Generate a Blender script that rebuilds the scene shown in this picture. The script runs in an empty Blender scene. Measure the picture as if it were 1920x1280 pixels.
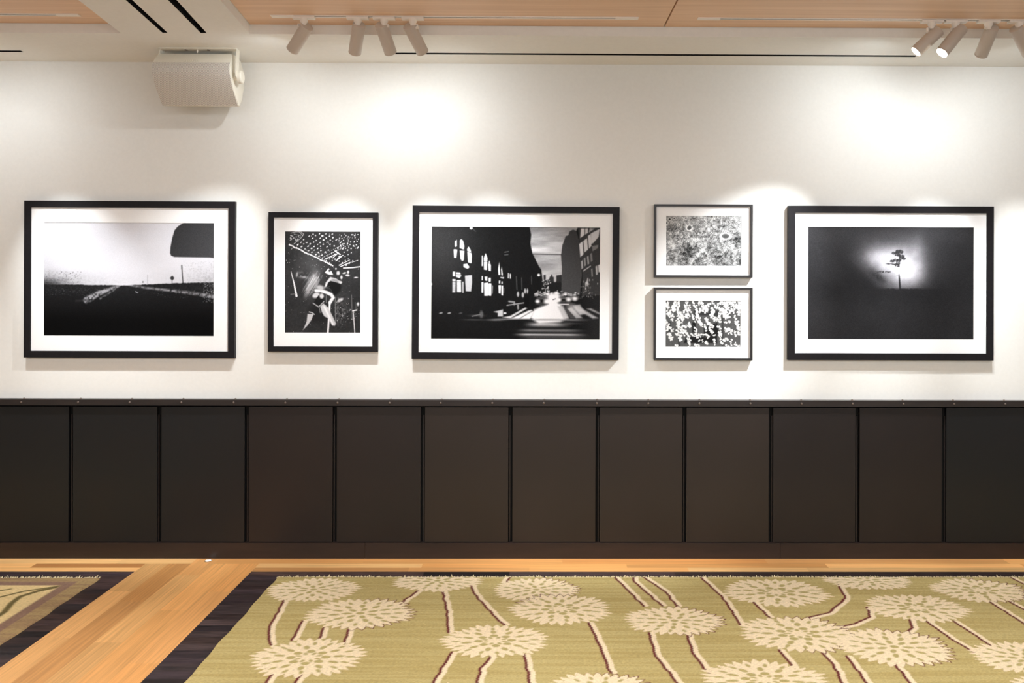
import bpy, bmesh, math, random
import numpy as np
from mathutils import Vector, Matrix

random.seed(7)
RNG = np.random.default_rng(11)
sc = bpy.context.scene
COL = sc.collection

# ------------------------------------------------------------------ camera
W, H = 1920, 1280
F, CX, CY, D = 1600.0, 1024.0, 530.0, 5.333
HC = (1043.0 - CY) / F * D
YAW, ROLL = math.radians(-0.5), math.radians(0.18)
ROT = Matrix.Rotation(YAW, 3, 'Z') @ Matrix.Rotation(math.pi / 2, 3, 'X') @ Matrix.Rotation(ROLL, 3, 'Z')
EYE = Vector((0, -D, HC))

cd = bpy.data.cameras.new('camera')
cd.sensor_fit = 'HORIZONTAL'
cd.sensor_width = 36.0
cd.lens = F / W * 36.0
cd.shift_x = -(CX - W / 2) / W
cd.shift_y = (CY - H / 2) / W
cam = bpy.data.objects.new('camera', cd)
cam.matrix_world = Matrix.Translation(EYE) @ ROT.to_4x4()
COL.objects.link(cam)
sc.camera = cam


def ray(px, py):
    return ROT @ Vector(((px - CX) / F, -(py - CY) / F, -1.0))


def at_y(px, py, y=0.0):
    d = ray(px, py)
    return EYE + d * ((y - EYE.y) / d.y)


def at_z(px, py, z=0.0):
    d = ray(px, py)
    return EYE + d * ((z - EYE.z) / d.z)


ZC = at_y(960, 120).z            # soffit height

# ------------------------------------------------------------------ helpers


def lin(c):
    c = np.asarray(c, float) / 255.0
    return np.where(c <= 0.04045, c / 12.92, ((c + 0.055) / 1.055) ** 2.4)


def L4(*c):
    v = lin(c)
    return (float(v[0]), float(v[1]), float(v[2]), 1.0)


def put(o, label=None, cat=None, group=None, kind=None):
    if label: o['label'] = label
    if cat: o['category'] = cat
    if group: o['group'] = group
    if kind: o['kind'] = kind
    return o


def empty(name, loc, **k):
    o = bpy.data.objects.new(name, None)
    o.empty_display_size = 0.05
    o.location = loc
    COL.objects.link(o)
    return put(o, **k)


def link(name, bm, mat, parent=None, smooth=False, **k):
    """bm is in world coordinates; the object is placed at its parent's location."""
    me = bpy.data.meshes.new(name)
    off = world_loc(parent) if parent else None
    if off is not None:
        bmesh.ops.translate(bm, verts=bm.verts, vec=-off)
    else:
        if bm.verts:
            c = sum((v.co for v in bm.verts), Vector()) / len(bm.verts)
            bmesh.ops.translate(bm, verts=bm.verts, vec=-c)
            off = None
    bm.normal_update()
    bm.to_mesh(me)
    bm.free()
    if smooth:
        for p in me.polygons: p.use_smooth = True
        me.set_sharp_from_angle(angle=math.radians(35))
    for m in (mat if isinstance(mat, (list, tuple)) else [mat]):
        me.materials.append(m)
    o = bpy.data.objects.new(name, me)
    COL.objects.link(o)
    if parent:
        o.parent = parent
    else:
        o.location = c
    return put(o, **k)


def world_loc(o):
    v = Vector((0, 0, 0))
    while o is not None:
        v = v + o.location
        o = o.parent
    return v


def box(bm, lo, hi, mi=0):
    vs = [bm.verts.new((x, y, z)) for z in (lo[2], hi[2]) for y in (lo[1], hi[1]) for x in (lo[0], hi[0])]
    for q in ((0, 2, 3, 1), (4, 5, 7, 6), (0, 1, 5, 4), (2, 6, 7, 3), (0, 4, 6, 2), (1, 3, 7, 5)):
        f = bm.faces.new([vs[i] for i in q]); f.material_index = mi
    return vs


def bevel_all(bm, w, seg=2, angle=0.5):
    es = [e for e in bm.edges if len(e.link_faces) == 2 and e.calc_face_angle(0) > angle]
    bmesh.ops.bevel(bm, geom=es, offset=w, segments=seg, affect='EDGES', profile=0.5)


def quad(bm, a, b, c, d, mi=0):
    f = bm.faces.new([bm.verts.new(p) for p in (a, b, c, d)])
    f.material_index = mi
    return f


def lathe(bm, base, axis, prof, n=40, mi=0, close=True):
    """prof: list of (t along axis, radius)"""
    a = Vector(axis).normalized()
    u = a.orthogonal().normalized(); v = a.cross(u)
    rings = []
    for t, r in prof:
        rings.append([bm.verts.new(Vector(base) + a * t + (u * math.cos(2 * math.pi * k / n) + v * math.sin(2 * math.pi * k / n)) * r) for k in range(n)])
    for r0, r1 in zip(rings, rings[1:]):
        for k in range(n):
            f = bm.faces.new((r0[k], r0[(k + 1) % n], r1[(k + 1) % n], r1[k])); f.material_index = mi
    if close:
        for r, flip in ((rings[0], True), (rings[-1], False)):
            f = bm.faces.new(list(reversed(r)) if flip else r); f.material_index = mi


def bar(bm, p, q, w, t, up=(0, 1, 0)):
    p, q = Vector(p), Vector(q)
    a = (q - p).normalized(); s = a.cross(Vector(up)).normalized(); n = s.cross(a)
    c = []
    for e in (p, q):
        for i, j in ((-1, -1), (1, -1), (1, 1), (-1, 1)):
            c.append(bm.verts.new(e + s * (w / 2 * i) + n * (t / 2 * j)))
    for f in ((3, 2, 1, 0), (4, 5, 6, 7), (0, 1, 5, 4), (1, 2, 6, 5), (2, 3, 7, 6), (3, 0, 4, 7)):
        bm.faces.new([c[i] for i in f])


# ------------------------------------------------------------------ materials
def mat(name, color, rough=0.5, spec=0.5, metal=0.0):
    m = bpy.data.materials.new(name); m.use_nodes = True
    b = m.node_tree.nodes['Principled BSDF']
    b.inputs['Base Color'].default_value = color
    b.inputs['Roughness'].default_value = rough
    b.inputs['Specular IOR Level'].default_value = spec
    b.inputs['Metallic'].default_value = metal
    return m


def N(m, typ, **k):
    n = m.node_tree.nodes.new(typ)
    for a, v in k.items():
        if a in n.inputs.keys(): n.inputs[a].default_value = v
        else: setattr(n, a, v)
    return n


def noisy(name, c0, c1, scale=(8, 8, 8), rough=0.5, spec=0.5, bump=0.0, coord='Object', detail=5, bump_scale=None):
    """two colours mixed by stretched noise, optional bump"""
    m = mat(name, c0, rough, spec)
    nt = m.node_tree; lk = nt.links.new
    b = nt.nodes['Principled BSDF']
    tc = N(m, 'ShaderNodeTexCoord'); mp = N(m, 'ShaderNodeMapping'); mp.inputs['Scale'].default_value = scale
    lk(tc.outputs[coord], mp.inputs['Vector'])
    nz = N(m, 'ShaderNodeTexNoise'); nz.inputs['Scale'].default_value = 1.0; nz.inputs['Detail'].default_value = detail
    lk(mp.outputs['Vector'], nz.inputs['Vector'])
    mr = N(m, 'ShaderNodeMapRange'); mr.inputs['From Min'].default_value = 0.3; mr.inputs['From Max'].default_value = 0.7
    lk(nz.outputs['Fac'], mr.inputs['Value'])
    mx = N(m, 'ShaderNodeMix', data_type='RGBA')
    mx.inputs['A'].default_value = c0 if False else (0, 0, 0, 1)
    mx.inputs[6].default_value = c0; mx.inputs[7].default_value = c1
    lk(mr.outputs['Result'], mx.inputs['Factor'])
    lk(mx.outputs[2], b.inputs['Base Color'])
    if bump:
        bp = N(m, 'ShaderNodeBump'); bp.inputs['Strength'].default_value = bump; bp.inputs['Distance'].default_value = 0.002
        lk(nz.outputs['Fac'], bp.inputs['Height']); lk(bp.outputs['Normal'], b.inputs['Normal'])
    return m


M_WALL = noisy('wall_paint', L4(236, 234, 229), L4(233, 231, 226), (60, 60, 60), 0.75, 0.3, 0.05)
M_CEIL = noisy('ceiling_paint', L4(242, 241, 236), L4(239, 238, 233), (40, 40, 40), 0.8, 0.2, 0.03)
M_ROOM = noisy('room_paint', L4(218, 216, 214), L4(214, 212, 210), (20, 20, 20), 0.8, 0.2)
M_CWOOD = noisy('ceiling_veneer', L4(244, 210, 178), L4(228, 191, 157), (0.9, 42, 42), 0.55, 0.3, 0.0, detail=6)
M_DARK = mat('black_void', L4(6, 6, 6), 0.7, 0.2)
M_SLOT = noisy('slot_black', L4(10, 9, 9), L4(26, 22, 20), (3, 60, 60), 0.6, 0.3)
M_WHITE = mat('white_powder_coat', L4(204, 192, 180), 0.4, 0.45)
M_TRACK = mat('track_white', L4(250, 242, 232), 0.5, 0.3)
M_CHAN = mat('track_channel', L4(58, 40, 30), 0.6, 0.3)
M_SPK = mat('speaker_white', L4(232, 226, 212), 0.45, 0.4)
M_FRAME = noisy('black_frame', L4(19, 17, 19), L4(26, 23, 26), (60, 60, 60), 0.5, 0.22, 0.04)
M_FRAME2 = mat('thin_black_frame', L4(32, 29, 29), 0.38, 0.5)
M_MAT = noisy('mat_board', L4(243, 242, 242), L4(247, 246, 245), (150, 150, 150), 0.8, 0.2)
M_RAIL = noisy('rail_steel', L4(36, 29, 27), L4(44, 36, 33), (6, 60, 60), 0.45, 0.4)
M_BASE = noisy('baseboard_steel', L4(34, 25, 22), L4(44, 32, 28), (5, 30, 30), 0.4, 0.45)
M_BOLT = mat('bolt_steel', L4(120, 108, 100), 0.35, 0.5, 0.6)
M_PANELS = [  # uneven lighting along the wainscot put into the tints of one finish
    noisy('panel_dim', L4(19, 21, 23), L4(25, 23, 23), (3, 3, 3), 0.38, 0.4, 0.02),
    noisy('panel_half_lit', L4(29, 23, 22), L4(34, 27, 25), (3, 3, 3), 0.38, 0.4, 0.02),
    noisy('panel_lit', L4(38, 30, 25), L4(43, 34, 29), (2.5, 2.5, 2.5), 0.36, 0.45, 0.02),
]
M_DISC = mat('floor_disc', L4(250, 248, 244), 0.25, 0.6)
_b = M_DISC.node_tree.nodes['Principled BSDF']
_b.inputs['Emission Color'].default_value = (1, 0.95, 0.88, 1); _b.inputs['Emission Strength'].default_value = 1.2
M_RIM = mat('floor_disc_rim', L4(150, 135, 115), 0.3, 0.5, 0.8)
M_LENS = mat('spot_lens', L4(250, 248, 240), 0.3)
_b = M_LENS.node_tree.nodes['Principled BSDF']
_b.inputs['Emission Color'].default_value = (1, 0.93, 0.82, 1); _b.inputs['Emission Strength'].default_value = 12.0


def attr_mat(name, rough, spec, grain=None, coat=0.0, bump=None):
    """colour from the mesh's own colour layer, modulated by a stretched noise grain over UV or object coordinates"""
    m = mat(name, (0.5, 0.5, 0.5, 1), rough, spec)
    nt = m.node_tree; lk = nt.links.new; b = nt.nodes['Principled BSDF']
    at = N(m, 'ShaderNodeAttribute'); at.attribute_name = 'tone'
    src = at.outputs['Color']
    if grain:
        coord, scale, lo, hi = grain
        tc = N(m, 'ShaderNodeTexCoord'); mp = N(m, 'ShaderNodeMapping'); mp.inputs['Scale'].default_value = scale
        lk(tc.outputs[coord], mp.inputs['Vector'])
        nz = N(m, 'ShaderNodeTexNoise'); nz.inputs['Scale'].default_value = 1.0; nz.inputs['Detail'].default_value = 6; nz.inputs['Roughness'].default_value = 0.6
        lk(mp.outputs['Vector'], nz.inputs['Vector'])
        mr = N(m, 'ShaderNodeMapRange'); mr.inputs['From Min'].default_value = 0.28; mr.inputs['From Max'].default_value = 0.72
        mr.inputs['To Min'].default_value = lo; mr.inputs['To Max'].default_value = hi
        lk(nz.outputs['Fac'], mr.inputs['Value'])
        vm = N(m, 'ShaderNodeVectorMath', operation='SCALE')
        lk(src, vm.inputs[0]); lk(mr.outputs['Result'], vm.inputs['Scale'])
        src = vm.outputs['Vector']
        if bump:
            bp = N(m, 'ShaderNodeBump'); bp.inputs['Strength'].default_value = bump; bp.inputs['Distance'].default_value = 0.003
            lk(nz.outputs['Fac'], bp.inputs['Height']); lk(bp.outputs['Normal'], b.inputs['Normal'])
    lk(src, b.inputs['Base Color'])
    b.inputs['Coat Weight'].default_value = coat
    b.inputs['Coat Roughness'].default_value = 0.25
    return m


M_OAK = attr_mat('oak_boards', 0.42, 0.4, ('UV', (1.6, 70, 1), 0.76, 1.2))
M_BOG = attr_mat('dark_wood_blocks', 0.45, 0.35, ('UV', (5, 45, 1), 0.35, 1.8))
M_RUG = attr_mat('wool_pile', 0.95, 0.1, ('Object', (70, 330, 330), 0.74, 1.24), bump=0.5)
M_PRINT = attr_mat('photo_print', 0.4, 0.06)

# ------------------------------------------------------------------ room shell
XL, XR, YF = -6.6, 6.6, -8.4
bm = bmesh.new(); box(bm, (XL, 0, 0), (XR, 0.15, ZC + 0.3)); link('wall_back', bm, M_WALL, kind='structure')
bm = bmesh.new(); box(bm, (XL - 0.15, YF, 0), (XL, 0.15, ZC + 0.3)); link('wall_left', bm, M_ROOM, kind='structure')
bm = bmesh.new(); box(bm, (XR, YF, 0), (XR + 0.15, 0.15, ZC + 0.3)); link('wall_right', bm, M_ROOM, kind='structure')
bm = bmesh.new(); box(bm, (XL, YF - 0.15, 0), (XR, YF, ZC + 0.3)); link('wall_front', bm, M_ROOM, kind='structure')

# ---- floor: oak border boards along the wall, an oak strip, dark wood fields
BW = 0.1395
SX0 = (at_z(250, 1073).x + at_z(0, 1251.5).x) / 2
SX1 = (at_z(470, 1073).x + at_z(262, 1280).x) / 2
SW = (SX1 - SX0) / 5
YB = -2 * BW


class Boards:
    def __init__(s): s.v = []; s.f = []; s.c = []; s.uv = []; s.mi = []

    def quad(s, x0, x1, y0, y1, col, along, mi):
        i = len(s.v)
        s.v += [(x0, y0, 0), (x1, y0, 0), (x1, y1, 0), (x0, y1, 0)]
        s.f.append((i, i + 1, i + 2, i + 3)); s.c.append(col); s.mi.append(mi)
        o = random.random() * 50; p = random.random() * 50
        if along == 'x': s.uv += [(o + x0, p + y0), (o + x1, p + y0), (o + x1, p + y1), (o + x0, p + y1)]
        else: s.uv += [(o + y0, p + x0), (o + y0, p + x1), (o + y1, p + x1), (o + y1, p + x0)]


B = Boards()
OAK = [(216, 162, 102), (206, 147, 86), (226, 177, 116), (194, 134, 76), (212, 154, 92), (182, 124, 70), (220, 166, 104), (202, 146, 88)]
DRK = [(42, 31, 30), (36, 28, 28), (50, 37, 34), (33, 27, 28), (45, 35, 34), (39, 30, 32)]


def oak(): return lin(random.choice(OAK)) * random.uniform(.92, 1.36)


def drk(): return lin(random.choice(DRK)) * random.uniform(0.7, 2.6)


def run(a, b, lo, hi, first=None):
    out = [a]; x = a + (first if first else random.uniform(0.3, 1) * hi)
    while x < b - lo * 0.6:
        out.append(x); x += random.uniform(lo, hi)
    out.append(b); return list(zip(out, out[1:]))


# strip boards run away from the wall; the middle one reaches the baseboard
for i in range(5):
    x0, x1 = SX0 + i * SW, SX0 + (i + 1) * SW
    top = 0.0 if i == 2 else -BW
    for a, b in run(-top, -YF, 0.5, 1.3, first=random.uniform(0.25, 0.9)):
        B.quad(x0, x1, -b, -a, oak(), 'y', 0)
# border boards
c2a, c2b = SX0 + 2 * SW, SX0 + 3 * SW
for (a0, a1) in ((XL, c2a), (c2b, XR)):
    for a, b in run(a0, a1, 0.7, 1.7): B.quad(a, b, -BW, 0, oak(), 'x', 0)
for (a0, a1) in ((XL, SX0), (SX1, XR)):
    for r in (0, 1):
        for a, b in run(a0, a1, 0.7, 1.7): B.quad(a, b, -BW - (r + 1) * BW / 2, -BW - r * BW / 2, oak(), 'x', 0)
# dark fields
for (a0, a1) in ((XL, SX0), (SX1, XR)):
    y = YB; r = 0
    while y > YF + 0.01:
        y1 = max(y - 0.072, YF)
        for a, b in run(a0, a1, 0.35, 0.8): B.quad(a, b, y1, y, drk(), 'x', 1)
        y = y1
me = bpy.data.meshes.new('floor'); me.from_pydata(B.v, [], B.f)
ca = me.color_attributes.new('tone', 'FLOAT_COLOR', 'CORNER')
ca.data.foreach_set('color', np.repeat(np.c_[np.array(B.c), np.ones(len(B.c))], 4, axis=0).astype(np.float32).ravel())
uv = me.uv_layers.new(name='UVMap'); uv.data.foreach_set('uv', np.array(B.uv, np.float32).ravel())
me.polygons.foreach_set('material_index', np.array(B.mi, np.int32))
me.materials.append(M_OAK); me.materials.append(M_BOG)
fl = bpy.data.objects.new('floor', me); COL.objects.link(fl); put(fl, kind='structure')

# ---- ceiling: soffit with two timber-lined recesses and a beam between them
ZW = ZC + 0.052
Y_LIP = (at_z(960, 66.5, ZC).y + at_z(468, 63.5, ZC).y + at_z(227, 62.5, ZC).y) / 3
YR = -6.5


def edge(p0, p1, z=ZC):
    a, b = at_z(*p0, z), at_z(*p1, z)
    k = (b.x - a.x) / (b.y - a.y)
    return lambda y: a.x + k * (y - a.y)


EL = edge((147, 0), (227, 62.5))       # right edge of the left recess
ER = edge((413, 0), (468, 63.5))       # left edge of the right recess
S1 = (edge((235.7, 0), (307, 63.5)), edge((248, 0), (318, 65)))
S2 = (edge((315, 0), (378, 63.5)), edge((331, 0), (390.5, 65)))
Y_SLOT = Y_LIP - 0.012
Y_SLOT2 = -4.6
bm = bmesh.new()
# back strip along the wall with two wall slots
YS0, YS1 = at_z(1200, 104.0, ZC).y, at_z(1200, 101.0, ZC).y      # long slot (far, near)
XS = [(at_z(-500, 91, ZC).x, at_z(30, 91, ZC).x), (at_z(738, 97.5, ZC).x, at_z(1722, 103, ZC).x)]
xs = [XL, max(XS[0][0], XL + 0.01), XS[0][1], XS[1][0], XS[1][1], XR]
quad(bm, (XL, YS0, ZC), (XL, 0, ZC), (XR, 0, ZC), (XR, YS0, ZC))
for a, b, hole in ((0, 1, 0), (1, 2, 1), (2, 3, 0), (3, 4, 1), (4, 5, 0)):
    if not hole: quad(bm, (xs[a], YS1, ZC), (xs[a], YS0, ZC), (xs[b], YS0, ZC), (xs[b], YS1, ZC))
quad(bm, (XL, Y_LIP, ZC), (XL, YS1, ZC), (XR, YS1, ZC), (XR, Y_LIP, ZC))
# beam
E = [EL, S1[0], S1[1], S2[0], S2[1], ER]
ys = [Y_LIP, Y_SLOT, Y_SLOT2, YR]
for i in range(5):
    for j in range(3):
        if i in (1, 3) and j == 1: continue
        quad(bm, (E[i](ys[j + 1]), ys[j + 1], ZC), (E[i](ys[j]), ys[j], ZC), (E[i + 1](ys[j]), ys[j], ZC), (E[i + 1](ys[j + 1]), ys[j + 1], ZC))
# risers of the recesses
ZT = ZW + 0.03
quad(bm, (XL, Y_LIP, ZC), (EL(Y_LIP), Y_LIP, ZC), (EL(Y_LIP), Y_LIP, ZT), (XL, Y_LIP, ZT))
quad(bm, (ER(Y_LIP), Y_LIP, ZC), (XR, Y_LIP, ZC), (XR, Y_LIP, ZT), (ER(Y_LIP), Y_LIP, ZT))
for e in (EL, ER): quad(bm, (e(Y_LIP), Y_LIP, ZC), (e(YR), YR, ZC), (e(YR), YR, ZT), (e(Y_LIP), Y_LIP, ZT))
quad(bm, (XL, YR, ZC), (EL(YR), YR, ZC), (EL(YR), YR, ZT), (XL, YR, ZT))
quad(bm, (ER(YR), YR, ZC), (XR, YR, ZC), (XR, YR, ZT), (ER(YR), YR, ZT))
quad(bm, (XL, YF, ZC), (XL, YR, ZC), (XR, YR, ZC), (XR, YF, ZC))
quad(bm, (XL, YF, ZT + 0.05), (XL, 0.15, ZT + 0.05), (XR, 0.15, ZT + 0.05), (XR, YF, ZT + 0.05))
link('ceiling', bm, M_CEIL, kind='structure')


def wood_panel(pts, label):
    bm = bmesh.new()
    lo = [bm.verts.new((x, y, ZW)) for x, y in pts]; hi = [bm.verts.new((x, y, ZW + 0.02)) for x, y in pts]
    bm.faces.new(lo); bm.faces.new(list(reversed(hi)))
    n = len(pts)
    for i in range(n): bm.faces.new((lo[i], lo[(i + 1) % n], hi[(i + 1) % n], hi[i]))
    bmesh.ops.recalc_face_normals(bm, faces=bm.faces)
    return link('ceiling_panel', bm, M_CWOOD, label=label, cat='ceiling panel', group='timber ceiling panels', kind='thing')


SEAM = edge((1270.5, 0), (1243, 54), ZW)
g = 0.002; yl = Y_LIP - 0.002; yr = YR + 0.004
wood_panel([(XL + .01, yl), (EL(yl) - g, yl), (EL(yr) - g, yr), (XL + .01, yr)], 'wooden ceiling panel left of the white beam, above the road photograph')
wood_panel([(ER(yl) + g, yl), (SEAM(yl) - .004, yl), (SEAM(yr) - .004, yr), (ER(yr) + g, yr)], 'wooden ceiling panel between the white beam and the dark seam')
wood_panel([(SEAM(yl) + .004, yl), (XR - .01, yl), (XR - .01, yr), (SEAM(yr) + .004, yr)], 'wooden ceiling panel right of the dark seam, above the tree photograph')


def slot(c, label):
    """open trough above a gap in the soffit; c = four plan corners"""
    bm = bmesh.new(); h = 0.045
    lo = [Vector((x, y, ZC + 0.0005)) for x, y in c]; hi = [p + Vector((0, 0, h)) for p in lo]
    for i in range(4): quad(bm, lo[i], lo[(i + 1) % 4], hi[(i + 1) % 4], hi[i])
    quad(bm, *hi)
    # two slim divider blades inside
    for t in (0.33, 0.66):
        a = lo[0].lerp(lo[1], t); b = lo[3].lerp(lo[2], t)
        up = Vector((0, 0, h * 0.9)); dn = Vector((0, 0, h * 0.35))
        quad(bm, a + dn, b + dn, b + up, a + up)
    return link('slot_vent', bm, M_SLOT, label=label, cat='ceiling vent', group='black slots in the white ceiling', kind='thing')


slot([(S1[0](Y_SLOT), Y_SLOT), (S1[1](Y_SLOT), Y_SLOT), (S1[1](Y_SLOT2), Y_SLOT2), (S1[0](Y_SLOT2), Y_SLOT2)], 'black slot in the white ceiling beam, nearer the left wooden panel')
slot([(S2[0](Y_SLOT), Y_SLOT), (S2[1](Y_SLOT), Y_SLOT), (S2[1](Y_SLOT2), Y_SLOT2), (S2[0](Y_SLOT2), Y_SLOT2)], 'black slot in the white ceiling beam, right above the speaker')
slot([(xs[1], YS1), (xs[1], YS0), (xs[2], YS0), (xs[2], YS1)], 'short end of black ceiling slot left of the speaker')
slot([(xs[3], YS1), (xs[3], YS0), (xs[4], YS0), (xs[4], YS1)], 'long thin black slot in the ceiling running between the two spotlight groups')

# ---- wainscot: backing, baseboard, panels, bolted rail
Y_PF = -0.034
z_rt = at_y(960, 750, -0.05).z; z_rb = at_y(960, 761, -0.05).z
z_pt = at_y(960, 763.5, Y_PF).z; z_pb = at_y(960, 1016, Y_PF).z
z_bt = at_y(960, 1018, -0.046).z
bm = bmesh.new(); box(bm, (XL, -0.010, 0), (XR, 0, z_rb)); link('trim_1', bm, M_DARK, kind='structure')
bm = bmesh.new()
jx = [XL] + [at_y(p, 1030, -0.046).x for p in (684, 1463)] + [XR]
for a, b in zip(jx, jx[1:]): box(bm, (a + .0008, -0.046, 0.0), (b - .0008, -0.010, z_bt))
bevel_all(bm, 0.0015, 1)
link('baseboard_back', bm, M_BASE, kind='structure')

bm = bmesh.new()
box(bm, (XL, -0.052, z_rb), (XR, 0.0, z_rt)); bevel_all(bm, 0.002, 2)
rail = link('trim_2', bm, M_RAIL, kind='structure')
bx = [40, 146.5, 243, 340, 438, 535, 633, 730.5, 826.5, 923, 1019.5, 1119, 1215.5, 1311.5, 1407, 1503, 1599, 1694, 1789, 1885]
for p in bx:
    x = at_y(p, 755, -0.052).x; zc = (z_rt + z_rb) / 2 + 0.001
    bm = bmesh.new(); lathe(bm, (x, -0.052, zc), (0, -1, 0), [(0, .0065), (.003, .006), (.005, .003)], 12)
    link('bolt', bm, M_BOLT, rail, smooth=True)
    bm = bmesh.new(); lathe(bm, (x + .004, -0.030, z_rt), (0, 0, 1), [(0, .0075), (.004, .007), (.007, .003)], 12)
    link('bolt', bm, M_BOLT, rail, smooth=True)

edges_px = [-31.5, 132.7, 298.5, 462.5, 627.5, 792.7, 957, 1120.5, 1283, 1445.5, 1607.7, 1770, 1934]
pl = ['dark wainscot panel under the left part of the road photograph, cut by the picture edge',
      'dark wainscot panel under the middle of the road photograph',
      'dark wainscot panel under the right end of the road photograph',
      'dark brown wainscot panel under the left half of the concert photograph',
      'dark brown wainscot panel under the right half of the concert photograph',
      'dark brown wainscot panel under the left half of the city street photograph',
      'dark brown wainscot panel under the right half of the city street photograph',
      'brown wainscot panel under the gap between street photograph and small frames',
      'brown wainscot panel under the right half of the two small frames',
      'dark brown wainscot panel under the left third of the tree photograph',
      'dark brown wainscot panel under the middle of the tree photograph',
      'near-black wainscot panel under the right end of the tree photograph']
pm = [0, 0, 0, 1, 1, 2, 2, 2, 2, 1, 1, 0]  # tint per panel, painted brighter towards the middle of the wall
for i in range(12):
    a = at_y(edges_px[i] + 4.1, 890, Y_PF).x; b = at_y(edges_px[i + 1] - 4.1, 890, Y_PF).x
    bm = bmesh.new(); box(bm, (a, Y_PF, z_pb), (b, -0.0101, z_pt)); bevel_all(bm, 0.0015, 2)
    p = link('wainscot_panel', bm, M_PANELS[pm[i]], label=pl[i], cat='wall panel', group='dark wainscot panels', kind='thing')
# metal strips seen inside the joints
for i, e in enumerate(edges_px):
    x = at_y(e + (1.6 if i % 2 else -1.0), 890, -0.02).x
    bm = bmesh.new(); box(bm, (x - .0035, -0.018, z_pb - .004), (x + .0035, -0.0102, z_pt - 0.052))
    link('trim_3', bm, M_RAIL, kind='structure')

# ------------------------------------------------------------------ painting the photographs (procedural drawing into a colour layer)


def vnoise(h, w, cell, cellx=None, rng=RNG):
    cellx = cellx or cell
    gh, gw = int(h / cell) + 3, int(w / cellx) + 3
    g = rng.random((gh, gw))
    y = np.arange(h) / cell; x = np.arange(w) / cellx
    yi, xi = y.astype(int), x.astype(int)
    fy, fx = y - yi, x - xi
    fy = fy * fy * (3 - 2 * fy); fx = fx * fx * (3 - 2 * fx)
    g00 = g[np.ix_(yi, xi)]; g01 = g[np.ix_(yi, xi + 1)]; g10 = g[np.ix_(yi + 1, xi)]; g11 = g[np.ix_(yi + 1, xi + 1)]
    fx = fx[None, :]; fy = fy[:, None]
    return (g00 * (1 - fx) + g01 * fx) * (1 - fy) + (g10 * (1 - fx) + g11 * fx) * fy


def fnoise(h, w, cell, octs=4, cellx=None):
    o = np.zeros((h, w)); a = 1; t = 0; cx_ = cellx or cell
    for k in range(octs):
        o += a * vnoise(h, w, max(cell, 1.01), max(cx_, 1.01)); t += a; a *= 0.55; cell /= 2; cx_ /= 2
    return o / t


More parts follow.
